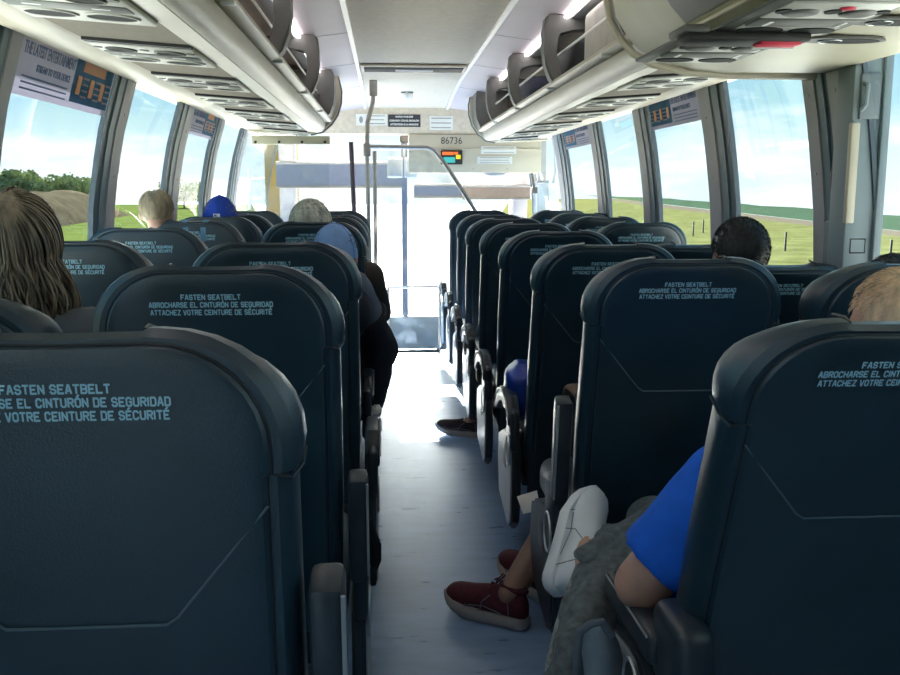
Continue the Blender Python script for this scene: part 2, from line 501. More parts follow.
# one more pillar behind on each side
pillars[-1].insert(0, (py_of(-30, 1.3, -1), py_of(-6, 1.3, -1)))
pillars[-1].insert(0, (YB, YB + 0.3))
pillars[1].insert(0, (2.675, 2.88))
pillars[1].insert(0, (YB, YB + 0.3))
tn = 7
for s in (-1, 1):
    pl = pillars[s]
    for i, (y0, y1) in enumerate(pl):
        w = y1 - y0
        po = empty('trim_%d' % tn, (0, 0, 0)); tn += 1
        po['kind'] = 'structure'
        mb = MB(); wall_strip(mb, s, y0, y1, SILL, HEAD, 0.0, 0.022)
        mb.build('pillar_core', M['seal'], po)
        mb = MB(); wall_strip(mb, s, y0 + w * 0.50, y0 + w * 0.98, SILL, HEAD, 0.010, 0.0)
        mb.build('pillar_cover', M['pillar'], po)
        mb = MB(); wall_strip(mb, s, y0 + w * 0.20, y0 + w * 0.46, SILL, HEAD, 0.006, 0.0)
        mb.build('pillar_strip', M['slate'], po)
        if s > 0 or i > 1:
            for z in (1.05, 1.35, 1.6):
                mb = MB(); x = CX + s * (half(z, s) - 0.010)
                mb.disc((x, y0 + w * 0.75, z), 0.006, 0.006, (-s, 0, 0), 0.003, 10, (0, 1, 0))
                mb.build('screw', M['steel'], po)
    # glass between pillars
    spans = [(pl[i][1], pl[i + 1][0]) for i in range(len(pl) - 1)] + [(pl[-1][1], 9.2)]
    for (y0, y1) in spans:
        if y1 - y0 < 0.1: continue
        winc += 1
        w_ = empty('window_%d' % winc); w_['kind'] = 'structure'
        mb = MB(); mb.sheet(wallpath(s, SILL - 0.02, HEAD + 0.02, 8, 0.014), y0 - 0.02, y1 + 0.02)
        mb.build('pane', M['glass'], w_)
        for (ya, yb) in ((y0 - 0.005, y0 + 0.012), (y1 - 0.012, y1 + 0.005)):
            mb = MB(); wall_strip(mb, s, ya, yb, SILL, HEAD, 0.002, 0.012)
            mb.build('rubber_gasket', M['seal'], w_)
        pillars[(s, 'w%d' % winc)] = (y0, y1)

# cream moulding over the windows
for s, nm in ((-1, 7), (1, 8)):
    mb = MB()
    y0 = YB if s < 0 else 2.9
    ex = 0.03 if s < 0 else 0
    poly = [(1.175 + ex, 1.73), (1.12, 1.712), (1.07, 1.712), (1.035, 1.728), (1.03, 1.75), (1.175 + ex, 1.76)]
    mb.prism([(CX + s * a, z) for a, z in poly], y0, 7.0 if s < 0 else 8.2)
    struct(mb.build('trim_%d' % tn, M['cream'])); tn += 1

# ================================================================= LUGGAGE RACKS
def rack(s, y0, y1, brackets, label):
    r = empty('luggage_rack', (CX + s * 0.8, (y0 + y1) / 2, 1.7), label, 'luggage rack')
    off = -r.location
    def B(mb, name, m, lab=None): 
        o = mb.build(name, m, r, label=lab); o.location = off; return o
    X = lambda a: CX + s * a
    # fascia: flat lower strip then curved front
    path = [(0.735, 1.70), (0.665, 1.694)]
    fas = MB(); fas.prism([(X(a), z) for a, z in [(0.735, 1.699), (0.668, 1.694), (0.668, 1.705), (0.735, 1.71)]], y0, y1)
    B(fas, 'lower_strip', M['fascia'])
    arc = []
    for k in range(9):
        tt = k / 8
        a = 0.664 - 0.054 * math.sin(tt * math.pi / 2); z = 1.694 + 0.066 * (1 - math.cos(tt * math.pi / 2))
        arc.append((a, z))
    inner = [(a + 0.012, z + 0.008) for a, z in arc]
    fas = MB(); fas.prism([(X(a), z) for a, z in arc + inner[::-1]], y0, y1)
    B(fas, 'fascia', M['fascia'])
    lip = [(0.612, 1.764), (0.575, 1.766), (0.568, 1.772), (0.570, 1.786), (0.60, 1.79), (0.64, 1.775)]
    fas = MB(); fas.prism([(X(a), z) for a, z in lip], y0, y1)
    B(fas, 'lip', M['cream'])
    k = y0 + 0.35
    while k < y1 - 0.2:
        fas = MB(); fas.box(*sorted((X(0.563), X(0.600))), k, k + 0.03, 1.757, 1.770, 0.003); k += 1.1; B(fas, 'lip_stud', M['white'])
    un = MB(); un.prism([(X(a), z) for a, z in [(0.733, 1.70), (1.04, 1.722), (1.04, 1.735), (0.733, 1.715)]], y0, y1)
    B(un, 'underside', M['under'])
    bn = MB(); bn.prism([(X(a), z) for a, z in [(0.62, 1.775), (1.12, 1.775), (1.08, 2.12), (0.66, 2.12), (0.66, 2.105), (1.06, 2.10), (1.10, 1.79), (0.62, 1.787)]], y0, y1)
    B(bn, 'bin', M['binwall'])
    rl = MB(); rl.tube([(X(0.625), y0 + 0.05, 1.92), (X(0.625), y1 - 0.05, 1.92)], 0.0055, 8)
    B(rl, 'rail', M['white'])
    hd = MB(); hd.box(*sorted((X(0.64), X(0.70))), y0, y1, 2.05, 2.075, 0.006)
    B(hd, 'header_channel', M['facegrey'])
    for y in brackets:
        pts = []
        # inner (aisle) profile from top to bottom
        prof = [(0.66, 2.075), (0.545, 2.07), (0.528, 2.055), (0.522, 2.0), (0.522, 1.92), (0.532, 1.85), (0.556, 1.79), (0.575, 1.775), (0.612, 1.785),
                (0.592, 1.83), (0.580, 1.90), (0.578, 1.97), (0.59, 1.995), (0.66, 2.005), (0.75, 2.005), (0.80, 2.03), (0.80, 2.06)]
        q = MB(); q.prism([(X(a), z) for a, z in prof], y - 0.045, y + 0.045)
        bmesh.ops.bevel(q.bm, geom=[e for e in q.bm.edges if abs(e.verts[0].co.y - e.verts[1].co.y) < 1e-5], offset=0.008, segments=2, affect='EDGES')
        B(q, 'bracket', M['bracket'])
    return r, off, X
lrack, loff, LX = rack(-1, YB, 6.72, [2.35, 3.52, 4.93], 'left overhead luggage rack above the window seats, open bins with grey brackets')
rrack, roff, RX = rack(1, 2.95, 7.75, [3.02, 4.30, 5.50, 6.68], 'right overhead luggage rack ending behind the front header, grey brackets across open bins')
# end caps
def endcap(r, off, X, y, d, m):
    prof = [(0.70, 2.10), (0.52, 2.08), (0.50, 1.98), (0.505, 1.90), (0.53, 1.82), (0.575, 1.755), (0.64, 1.70), (0.72, 1.685), (1.15, 1.70), (1.15, 2.10)]
    q = MB(); q.prism([(X(a), z) for a, z in prof], y, y + d)
    o = q.build('end_cap', m, r); o.location = off
    q = MB()
    q.tube([(X(a), y + d * 0.5, z) for a, z in prof[:8]], 0.012, 8)
    o = q.build('end_cap_edge', M['bracket'], r); o.location = off
endcap(lrack, loff, LX, 6.72, 0.10, M['cream'])
endcap(rrack, roff, RX, 7.75, 0.12, M['cream'])
# dark end bracket just inside the front caps
for (r, off, X, y) in ((lrack, loff, LX, 6.30), (rrack, roff, RX, 7.45)):
    prof = [(0.66, 2.075), (0.545, 2.07), (0.528, 2.055), (0.522, 2.0), (0.522, 1.92), (0.532, 1.85), (0.556, 1.79), (0.575, 1.775), (0.75, 1.785), (0.80, 2.06)]
    q = MB(); q.prism([(X(a), z) for a, z in prof], y, y + 0.25)
    o = q.build('bracket', M['bracket'], r); o.location = off

# LED strips along the top of the racks
for s, y0, y1, nm in ((-1, YB, 6.7, 'left'), (1, 3.0, 7.7, 'right')):
    mb = MB(); mb.box(*sorted((CX + s * 0.612, CX + s * 0.632)), y0, y1, 2.052, 2.064, 0.003)
    o = mb.build('led_strip_light', M['led'])
    tag(o, 'thin white strip light along the top edge of the %s luggage rack' % nm, 'strip light')

# passenger service units
def psu(s, y, label, grp):
    r = empty('service_panel', (CX + s * 0.885, y + 0.2, 1.708), label, 'reading light panel', grp)
    tilt = Matrix.Rotation(-s * math.atan2(0.022, 0.307), 3, 'Y')
    def add(mb, name, m):
        for v in mb.bm.verts: v.co = tilt @ v.co
        return mb.build(name, m, r)
    w, l = 0.150, 0.19
    q = MB(); q.box(-w, w, -l, l, -0.010, 0.004, 0.006); add(q, 'plate', M['psu'])
    q = MB(); q.box(-w, w, -l - 0.035, -l + 0.002, -0.006, 0.006); add(q, 'recess', M['black'])
    q = MB(); q.box(-w + 0.012, w - 0.012, -0.055, 0.02, -0.0125, -0.008, 0.002); add(q, 'switch_strip', M['psu_dark'])
    for x in (-0.075, 0.075): add(MB().box(x - 0.02, x + 0.02, -0.022, -0.014, -0.0135, -0.011), 'call_button', M['white'])
    for x in (-0.07, 0.07):
        q = MB(); q.disc((x, 0.088, -0.0125), 0.058, 0.045, (0, 0, 1), 0.003); v_ = add(q, 'air_vent', M['hole'])
        q = MB(); q.ring((x, 0.088, -0.011), 0.060, 0.047, t=0.004); o = add(q, 'vent_ring', M['psu']); o.parent = v_
        q = MB(); q.disc((x, -0.115, -0.0125), 0.040, 0.036, (0, 0, 1), 0.003); v_ = add(q, 'reading_light', M['hole'])
        q = MB(); q.ring((x, -0.115, -0.011), 0.042, 0.038, t=0.004); o = add(q, 'light_ring', M['psu_dark']); o.parent = v_
    for x in (-0.132, 0.0, 0.132): add(MB().disc((x, -0.13, -0.0122), 0.013, 0.013, (0, 0, 1), 0.003), 'seat_indicator', M['psu_dark'])
    return r
ordn = ['nearest the camera', 'second from the camera', 'third from the camera', 'fourth from the camera', 'fifth from the camera', 'sixth from the camera', 'farthest from the camera']
for k in range(7):
    psu(-1, 1.99 + 0.78 * k, 'grey reading light and air vent panel under the left luggage rack, ' + ordn[k], 'service panels under the left rack')
ordr = ordn[:5] + ordn[6:]
for k in range(6):
    psu(1, 3.37 + 0.84 * k - (0.02 if k else 0), 'grey reading light and air vent panel under the right luggage rack, ' + ordr[k], 'service panels under the right rack')

# bags in the racks
def bag(name, c, r, m, label, cat='bag', seed=0, strap=None):
    root = empty(name, c, label, cat)
    q = MB()
    def fn(p):
        n_ = noise.noise(p * 1.7 + Vector((seed, seed * 2, 0)))
        k = 1 + 0.16 * n_
        pw = lambda v: math.copysign(abs(v) ** 0.6, v)
        return Vector((pw(p.x) * k, pw(p.y) * k, pw(p.z) * k))
    q.ell((0, 0, 0), r, None, 24, 16, fn)
    q.build('bag_body', m, root, 80)
    if strap:
        q = MB(); q.tube(strap, 0.009, 6); q.build('handle', M['black'], root)
    return root
M['navy_cloth'] = mat('navy_cloth', (0.012, 0.016, 0.04), 0.8, var=0.3, vscale=8)
M['black_cloth'] = mat('black_cloth', (0.008, 0.009, 0.012), 0.8, var=0.3, vscale=8)
bag('travel_bag', (CX + 0.80, 4.50, 1.890), (0.15, 0.42, 0.100), M['black_cloth'], 'black soft travel bag in the right overhead rack, nearer of the two bags', seed=1)
bag('travel_bag', (CX + 0.78, 5.85, 1.877), (0.145, 0.50, 0.088), M['navy_cloth'], 'navy blue soft bag in the right overhead rack, beyond the black one', seed=5)
bag('travel_bag', (CX - 0.80, 2.9, 1.895), (0.15, 0.20, 0.105), M['black_cloth'], 'black soft bag in the left overhead rack near the camera', seed=9)
q = MB().box(CX + 0.64, CX + 1.06, 3.36, 3.98, 1.789, 2.03, 0.04, 3)
o = q.build('storage_case', M['binwall']); tag(o, 'beige flat-sided case at the near end of the right luggage rack', 'case')

# rear enclosed bin on the right
rb = empty('overhead_box', (CX + 0.8, 1.2, 1.65), 'enclosed grey and cream overhead box above the rear right seats', 'overhead box')
boff = -rb.location
prof = [(0.60, 2.10), (0.50, 2.08), (0.49, 1.91), (0.51, 1.815), (0.545, 1.76), (0.585, 1.718), (0.65, 1.686), (0.75, 1.665), (0.89, 1.655), (1.17, 1.655), (1.17, 2.1)]
q = MB(); q.prism([(CX + a, z) for a, z in prof], YB, 2.93)
bmesh.ops.bevel(q.bm, geom=[e for e in q.bm.edges if e.verts[0].co.y > 2.9 and e.verts[1].co.y > 2.9], offset=0.05, segments=4, affect='EDGES')
q.build('shell', M['capgreen'], rb).location = boff
q = MB()
pa = prof[1:6]; q.prism([(CX + a - 0.006, z) for a, z in pa] + [(CX + a + 0.01, z) for a, z in pa[::-1]], YB, 2.42)
bmesh.ops.bevel(q.bm, geom=[e for e in q.bm.edges if abs(e.verts[0].co.y - e.verts[1].co.y) < 1e-5], offset=0.003, segments=2, affect='EDGES')
q.build('side_panel', M['facegrey'], rb).location = boff
q = MB(); q.tube([(CX + 0.595, YB, 1.706), (CX + 0.595, 2.45, 1.706)], 0.006); q.build('edge_strip', M['cream'], rb).location = boff
q = MB(); q.tube([(CX + a - 0.004, 2.93, z - 0.003) for a, z in prof[1:10]], 0.012, 8); q.build('front_rim', M['cream'], rb).location = boff

def rear_psu(x, y, label, red):
    r = empty('service_panel', (x, y, 1.652), label, 'reading light panel')
    q = MB(); q.box(-0.135, 0.135, -0.20, 0.20, -0.010, 0.0, 0.005); q.build('frame', M['psu_dark'], r)
    q = MB(); q.box(-0.105, 0.115, -0.175, 0.18, -0.013, -0.004, 0.003); q.build('plate', M['psu'], r)
    q = MB(); q.box(-0.105, 0.115, -0.02, 0.06, -0.016, -0.009, 0.002); q.build('switch_strip', M['psu_dark'], r)
    for xx in (-0.07, 0.085): MB().box(xx - 0.004, xx + 0.004, 0.0, 0.045, -0.0175, -0.015).build('call_button', M['white'], r)
    for xx in (-0.05, 0.065):
        q = MB(); q.disc((xx, 0.115, -0.0155), 0.05, 0.036, (0, 0, 1), 0.003); v_ = q.build('air_vent', M['hole'], r)
        q = MB(); q.ell((xx, -0.085, -0.014), (0.036, 0.036, 0.006)); q.build('reading_light', M['psu_dark'], r)
    for xx in (-0.09, 0.008, 0.105): MB().disc((xx, -0.10, -0.0155), 0.015, 0.02, (0, 0, 1), 0.003).build('seat_indicator', M['hole'], r)
    if red:
        q = MB(); q.ell((0.02, -0.135, -0.014), (0.016, 0.013, 0.004)); q.build('red_button', M['red'], r)
    return r
_p = at_z(706, 53, 1.64); rear_psu(_p.x + 0.005, _p.y, 'dark framed light panel under the rear box, farther of the two', False)
_p = at_z(806, 20, 1.64); rear_psu(_p.x, _p.y, 'dark framed light panel with red button under the rear box, nearer of the two', True)
_p = at_z(745, 38, 1.63); fl = empty('hinged_flap', (_p.x, _p.y, 1.645), 'dark hinged flap with a red tag hanging between the two rear light panels', 'flap')
q = MB(); q.box(-0.14, 0.13, -0.05, 0.05, -0.028, -0.008, 0.006); q.build('flap_plate', M['black'], fl)
q = MB(); q.box(-0.155, -0.10, -0.06, 0.06, -0.012, 0.004, 0.004); q.build('hinge_plate', M['psu_dark'], fl)
q = MB(); q.box(0.02, 0.115, -0.040, 0.010, -0.034, -0.012, 0.006); q.build('red_tag', M['red'], fl, label='red cloth tag with cream edge')
q = MB(); q.box(0.02, 0.115, 0.004, 0.014, -0.037, -0.031, 0.002); q.build('tag_edge', M['paper'], fl)
for y, nm in ((2.27, 'farther from the camera'), (1.98, 'nearer the camera')):
    _p = at_z(842, 44, 1.64) if y > 2.1 else at_z(893, 26, 1.64); r = empty('air_grille', (_p.x, _p.y, 1.652), 'oval black air grille in the rear overhead box, ' + nm, 'air grille')
    q = MB(); q.disc((0, 0, -0.005), 0.105, 0.045, (0, 0, 1), 0.005); q.build('surround', M['psu_dark'], r)
    q = MB(); q.disc((0.015, 0, -0.0065), 0.075, 0.036, (0, 0, 1), 0.004); q.build('grille', M['hole'], r)
    q = MB(); q.ring((-0.03, 0, -0.0065), 0.026, 0.026, t=0.0015); q.build('knob_ring', M['silver'], r)

# column unit by the last right window
cu_ = empty('wall_cabinet', (1.41, 2.75, 0.9), 'blue-grey plastic wall column with latch beside the rear right window', 'wall column')
coff = -cu_.location
def cb(mb, name, m): 
    o = mb.build(name, m, cu_); o.location = coff; return o
cb(MB().box(1.355, 1.462, 2.672, 2.78, 0.75, 1.735, 0.008), 'side_panel', M['boxgrey'])
cb(MB().box(1.438, 1.462, 2.655, 2.6715, 0.75, 1.735, 0.004), 'edge_rail', M['boxgrey'])
cb(MB().box(1.40, 1.462, 2.781, 2.90, 0.75, 1.20, 0.008), 'lower_panel', M['wallp'])
cb(MB().box(1.425, 1.462, 2.781, 2.90, 1.20, 1.65, 0.006), 'recess_back', M['wallp'])
cb(MB().box(1.345, 1.372, 2.650, 2.6715, 1.20, 1.49, 0.005), 'cream_post', M['cream'])
cb(MB().ell((1.415, 2.84, 1.335), (0.025, 0.045, 0.085)), 'speaker', M['black'])
cb(MB().box(1.372, 1.432, 2.662, 2.6715, 1.50, 1.63, 0.003), 'latch_plate', M['wallp'])
cb(MB().tube([(1.382, 2.664, 1.60), (1.382, 2.645, 1.595), (1.380, 2.645, 1.54), (1.376, 2.664, 1.525)], 0.007), 'latch_handle', M['boxgrey'])
q = MB(); q.tube([(1.375, 2.671, 1.112), (1.420, 2.671, 1.112), (1.420, 2.671, 1.153), (1.375, 2.671, 1.153), (1.375, 2.671, 1.112)], 0.002, 5)
cb(q, 'cover_outline', M['black'])

# ================================================================= CEILING ITEMS, FRONT HEADER
v = empty('ceiling_vent', (CX, 6.2, 2.09), 'dark rectangular vent slot across the middle of the ceiling', 'vent')
q = MB(); q.box(-0.345, 0.345, -0.03, 0.25, -0.012, 0.004, 0.006); q.build('frame', M['cream'], v)
q = MB(); q.box(-0.325, 0.325, 0.0, 0.22, -0.017, -0.008, 0.003); q.build('slot', M['hole'], v)
q = MB(); q.box(-0.12, 0.13, 0.06, 0.16, -0.021, -0.014, 0.003); q.build('louvre', M['facegrey'], v)
dl = empty('dome_light', (at_y(407, 100, 7.7).x, 7.7, cz(7.7)), 'small white dome light on the ceiling before the front header', 'ceiling light')
q = MB(); q.box(-0.05, 0.05, -0.05, 0.05, -0.012, 0.0, 0.004); q.build('base', M['facegrey'], dl)
q = MB(); q.ell((0, 0, -0.014), (0.052, 0.052, 0.062)); q.build('dome', M['white'], dl)

HY = 8.5
def P(px, py, y=HY): return at_y(px, py, y)
zt = 2.03
zb = P(450, 134).z; zb2 = P(500, 173).z
xb0 = P(409, 150).x; xb1 = P(541, 150).x
struct(MB().box(CX - 1.2, CX + 1.2, HY, HY + 0.25, zb, 2.2, 0.004).build('wall_front_header', M['fabric']))
hb = empty('door_header', ((xb0 + xb1) / 2, HY, zb2), 'beige header box over the entrance with number, clock and notices', 'header box')
ho = -hb.location
q = MB(); q.box(xb0, xb1, HY - 0.012, HY + 0.25, zb2, zb - 0.004, 0.008); q.build('box', M['cream'], hb).location = ho
q = MB(); q.box(xb0, xb1, HY - 0.020, HY - 0.006, P(450, 149).z - 0.004, P(450, 149).z + 0.004); q.build('ridge', M['fabric'], hb).location = ho
for px in (473, 507): MB().disc(tuple(P(px, 169) + Vector((0, -0.014, 0))), 0.006, 0.006, (0, -1, 0), 0.004, 10).build('screw', M['ink'], hb).location = ho
q = MB(); q.ell(((P(495, 173)).x, HY + 0.05, zb2 + 0.004), (0.11, 0.06, 0.03)); q.build('lamp_bulge', M['facegrey'], hb).location = ho
c = P(451.5, 141); 
o = text_obj('number', ['86736'], M['inkblack'], hb, facing_back((c.x, HY - 0.0135, c.z)), 0.085, bold=0.0, fit=abs(P(462, 141).x - P(441, 141).x)); o.location = ho
# passenger information display
a, b_ = P(440.5, 150.5), P(462, 164.5)
dsp = empty('display_screen', ((a.x + b_.x) / 2, HY - 0.03, b_.z), 'small framed display with coloured squares on the front header', 'display')
M['scr_y'] = mat('screen_yellow', (0.6, 0.5, 0.02), 0.4, emis=(0.7, 0.5, 0.03), estr=0.35)
M['scr_t'] = mat('screen_teal', (0.05, 0.35, 0.33), 0.4, emis=(0.05, 0.4, 0.36), estr=0.35)
M['scr_o'] = mat('screen_orange', (0.6, 0.12, 0.03), 0.4, emis=(0.7, 0.15, 0.03), estr=0.35)
wd, hd_ = b_.x - a.x, a.z - b_.z
q = MB(); q.box(-wd / 2, wd / 2, -0.012, 0.017, 0, hd_, 0.005); q.build('frame', M['black'], dsp)
q = MB(); q.box(-wd * .44, wd * .1, -0.0145, -0.01, hd_ * .66, hd_ * .9); q.box(wd * .12, wd * .3, -0.0145, -0.01, hd_ * .7, hd_ * .9); q.build('orange_tile', M['scr_o'], dsp)
q = MB(); q.box(wd * .2, wd * .42, -0.0145, -0.01, hd_ * .38, hd_ * .68); q.build('yellow_tile', M['scr_y'], dsp)
q = MB(); q.box(-wd * .38, wd * .16, -0.0145, -0.01, hd_ * .12, hd_ * .52); q.build('teal_tile', M['scr_t'], dsp)

def notice(px0, py0, px1, py1, label, m, lines, inkm, y=HY, off=0.003, txt=None, icon=False):
    a, b_ = at_y(px0, py0, y), at_y(px1, py1, y)
    r = empty('notice_sticker', ((a.x + b_.x) / 2, y - off, (a.z + b_.z) / 2), label, 'sticker')
    w, h = (b_.x - a.x) / 2, (a.z - b_.z) / 2
    q = MB(); q.box(-w, w, -0.0015, 0.0015, -h, h); q.build('sheet', m, r)
    if txt:
        text_obj('lettering', txt, inkm, r, facing_back((0, -0.0025, 0)), h * 0.40, fit=[w * 1.1, w * 1.82, w * 1.74], lead=1.55, bold=0.001)
    else:
        rnd = random.Random(int(px0))
        x0 = -w * 0.35 if icon else -w * 0.85
        for i in range(lines):
            z = h * 0.68 - i * (1.36 * h / max(1, lines - 1))
            x = x0
            while x < w * 0.8:
                l_ = rnd.uniform(0.06, 0.16) * w
                x += l_ + w * 0.035
            q = MB(); q.box(x0, min(w * 0.88, x), -0.0025, -0.001, z - h * 0.07, z + h * 0.07); q.build('print_line', inkm, r)
        if icon:
            q = MB(); q.ell((-w * 0.68, -0.002, 0), (h * 0.35, 0.001, h * 0.6)); q.build('pictogram', inkm, r)
    return r
notice(356, 114, 387, 125.5, 'white notice sticker with small pictogram, left of the black sign on the front header', M['paper'], 3, M['ink'], icon=True)
notice(388, 114.5, 420.5, 127, 'black three-line safety sign in the centre of the front header', M['inkblack'], 0, M['paper'], txt=['WATCH YOUR STEP', 'CUIDADO CON EL ESCALÓN', 'ATTENTION À LA MARCHE'])
notice(429.5, 116, 453, 130, 'white notice sticker right of the black sign on the front header', M['paper'], 3, M['ink'])
notice(481, 146.5, 516, 154, 'upper white notice on the header over the entrance, below the right rack', M['paper'], 2, M['ink'], off=0.016)
notice(477, 156.5, 512, 164, 'lower white notice on the header over the entrance, below the right rack', M['paper'], 3, M['ink'], off=0.016)

# front pillars, windscreen
for s in (-1, 1):
    pass
a = at_y(541, 150, 8.9); b_ = at_y(562, 150, 8.9)
fp = empty('trim_%d' % tn); tn += 1; fp['kind'] = 'structure'
q = MB(); q.box(a.x, CX + 1.25, 8.72, 8.95, 1.36, 2.1, 0.02); q.build('pillar_head', M['pillar'], fp)
q = MB(); q.box(a.x + 0.03, CX + 1.25, 8.74, 8.95, -0.45, 1.36, 0.02); q.build('pillar_post', M['shield'], fp)
q = MB(); q.box(a.x + 0.05, a.x + 0.15, 8.725, 8.75, 0.9, 1.30, 0.01); q.build('pillar_plate', M['white'], fp)
q = MB(); q.tube([at_y(552, 135, 8.4), at_y(556, 150, 8.4), at_y(556.5, 172, 8.4), at_y(554, 184, 8.4)], 0.02, 8); q.build('grab_handle', M['white'], fp)
WY = 9.9
ws = empty('window_20'); ws['kind'] = 'structure'
q = MB(); q.box(CX - 1.34, CX + 1.24, WY, WY + 0.01, -0.05, 2.1); q.build('pane', M['shieldglass'], ws)
c0 = at_y(404.5, 200, WY)
q = MB(); q.box(c0.x - 0.03, c0.x + 0.03, WY - 0.03, WY + 0.03, -0.05, 2.1, 0.01); q.build('centre_post', M['shade_blue'], ws)
q = MB(); q.box(CX - 1.25, CX + 1.25, WY - 0.05, WY + 0.06, -0.45, -0.05, 0.02); q.build('lower_panel', M['wallp'], ws)
q = MB(); q.box(CX - 1.25, CX + 1.25, WY - 0.03, WY + 0.06, 2.0, 2.2, 0.01); q.build('upper_frame', M['pillar'], ws)
for s in (-1, 1):
    q = MB(); q.box(*sorted((CX + s * 1.12, CX + s * 1.27)), WY - 0.3, WY + 0.05, 0.4, 2.1, 0.02); q.build('corner_post', M['pillar'], ws)

# sunshades on the windscreen
def shade(px0, py0, px1, py1, y, m, label):
    a, b_ = at_y(px0, py0, y), at_y(px1, py1, y)
    r = empty('roller_sunshade', ((a.x + b_.x) / 2, y, b_.z), label, 'sunshade')
    w, h = (b_.x - a.x) / 2, a.z - b_.z
    q = MB(); q.box(-w, w, -0.004, 0.004, 0.012, h); q.build('blind', m, r)
    q = MB(); q.tube([(-w, 0, 0.012), (w, 0, 0.012)], 0.012, 8); q.build('bottom_bar', M['bracket'], r)
    q = MB(); q.tube([(-w, 0, h), (w, 0, h)], 0.016, 8); q.build('roller', M['facegrey'], r)
    for xx in (-w + 0.02, w - 0.02): MB().box(xx - 0.008, xx + 0.008, -0.01, WY - y + 0.002, h - 0.008, h + 0.008).build('support_arm', M['facegrey'], r)
    return r
shade(276, 163, 402, 188, 9.6, M['shade_blue'], 'blue-grey roller sunshade on the left half of the windscreen')
shade(414, 185, 462, 198, 9.55, M['shade_blue'], 'short slate sunshade just right of the windscreen centre post')
shade(462.5, 186, 530, 199.5, 9.5, M['shade_brown'], 'taupe brown sunshade below the header over the entrance')
q = MB(); a = at_y(532, 174, 8.55); b_ = at_y(534, 188, 8.55)
q.tube([a + Vector((0, 0, 0.01)), b_], 0.012, 8); q.box(b_.x - 0.02, b_.x + 0.03, 8.53, 8.57, b_.z - 0.05, b_.z + 0.01, 0.005)
tag(q.build('hanging_latch', M['shade_brown']), 'small brown latch hanging from the right end of the door header', 'latch')

# poles and rails by the driver
def pole(pts, r, label, m=M['steel'], name='grab_pole'):
    q = MB(); q.tube(pts, r, 10)
    return tag(q.build(name, m), label, 'pole')
py_ = 7.1
pr = empty('grab_pole', at_y(372, 95, py_), 'bent steel grab pole from the ceiling down beside the aisle', 'pole')
pts = [at_y(x, y, py_) for x, y in ((373.5, 94), (372.5, 104), (367.5, 122), (367, 150), (368.5, 215), (370, 268))]
pts.append(Vector((pts[-1].x, py_, 0.0)))
q = MB(); q.tube(pts, 0.017, 10); q.build('tube', M['steel'], pr).location = -pr.location
q = MB(); q.box(pts[0].x - 0.03, pts[0].x + 0.03, py_ - 0.03, py_ + 0.03, pts[0].z - 0.02, cz(py_), 0.006); q.build('ceiling_flange', M['steel'], pr).location = -pr.location
q = MB(); q.box(pts[3].x - 0.028, pts[3].x + 0.028, py_ - 0.03, py_ + 0.03, pts[3].z - 0.05, pts[3].z + 0.05, 0.012); q.build('clamp', M['steel'], pr).location = -pr.location
p0 = at_y(374.5, 151, 7.25)
pole([p0, at_y(376, 280, 7.25), Vector((at_y(376, 280, 7.25).x, 7.25, 0))], 0.017, 'straight steel grab pole right of the bent one')
p0 = at_y(351, 142, 7.9)
pole([p0, at_y(354, 208, 7.9), Vector((at_y(355, 230, 7.9).x, 7.9, 0.0))], 0.02, 'dark plum grab pole left of the bent pole', mat('plum_pole', (0.05, 0.03, 0.045), 0.4, var=0.1))
hr = empty('hand_rail', at_y(372, 147, 7.15), 'steel hand rail frame with clear panel around the stairwell', 'hand rail')
pts = [at_y(x, y, 7.15) for x, y in ((370, 146.5), (400, 147), (428, 147.5), (434, 150), (446, 165), (478, 215))]
pts.append(Vector((pts[-1].x + 0.05, 7.15, 0.9)))
q = MB(); q.tube(pts, 0.016, 10); q.build('rail', M['steel'], hr).location = -hr.location
c_ = [(at_y(x, y, 7.16)) for x, y in ((378, 151), (428, 151), (444, 168), (470, 207), (470, 285), (378, 285))]
q = MB(); q.rings([[p for p in c_], [p + Vector((0, 0.006, 0)) for p in c_]]); q.build('clear_panel', M['clear'], hr).location = -hr.location
# driver's side window frame
df = empty('trim_%d' % tn); tn += 1; df['kind'] = 'structure'
for (xa, ya, xb, yb, r_) in ((249, 168, 249.5, 210, 0.016), (237, 180, 264, 178, 0.008), (237, 199, 262, 198, 0.008)):
    MB().tube([at_y(xa, ya, 8.3), at_y(xb, yb, 8.3)], r_, 8).build('window_bar', M['white'], df)
# inside mirror
mr = empty('interior_mirror', at_y(402, 167, 8.9), 'rounded pale interior mirror on a stalk by the windscreen post', 'mirror')
def mshell(name, px0, px1, m):
    a, b_ = at_y(px0, 157, 8.9), at_y(px1, 178, 8.9)
    q = MB(); q.box(a.x, b_.x, 8.88, 8.93, b_.z, a.z, 0.022, 4); o = q.build(name, m, mr); o.location = -mr.location
M['mirror'] = mat('pale_mirror', (0.55, 0.6, 0.66), 0.15, metal=0.5, var=0.1, vscale=6)
mshell('mirror_glass', 387, 403, M['mirror']); mshell('mirror_housing', 404, 418, M['shield'])
q = MB(); q.tube([Vector((at_y(404, 142, 9.3).x, WY - 0.01, at_y(404, 142, 9.3).z + 0.05)), at_y(404, 142, 9.3), at_y(404, 158, 8.92)], 0.014, 8); q.build('stalk', M['facegrey'], mr).location = -mr.location
q = MB(); q.box(at_y(400, 136, 9.25).x, at_y(410, 136, 9.25).x, 9.2, 9.3, at_y(404, 143, 9.25).z, at_y(404, 135, 9.25).z, 0.02, 3)
tag(q.build('dash_camera', M['black']), 'small black camera at the top of the windscreen centre post', 'camera')

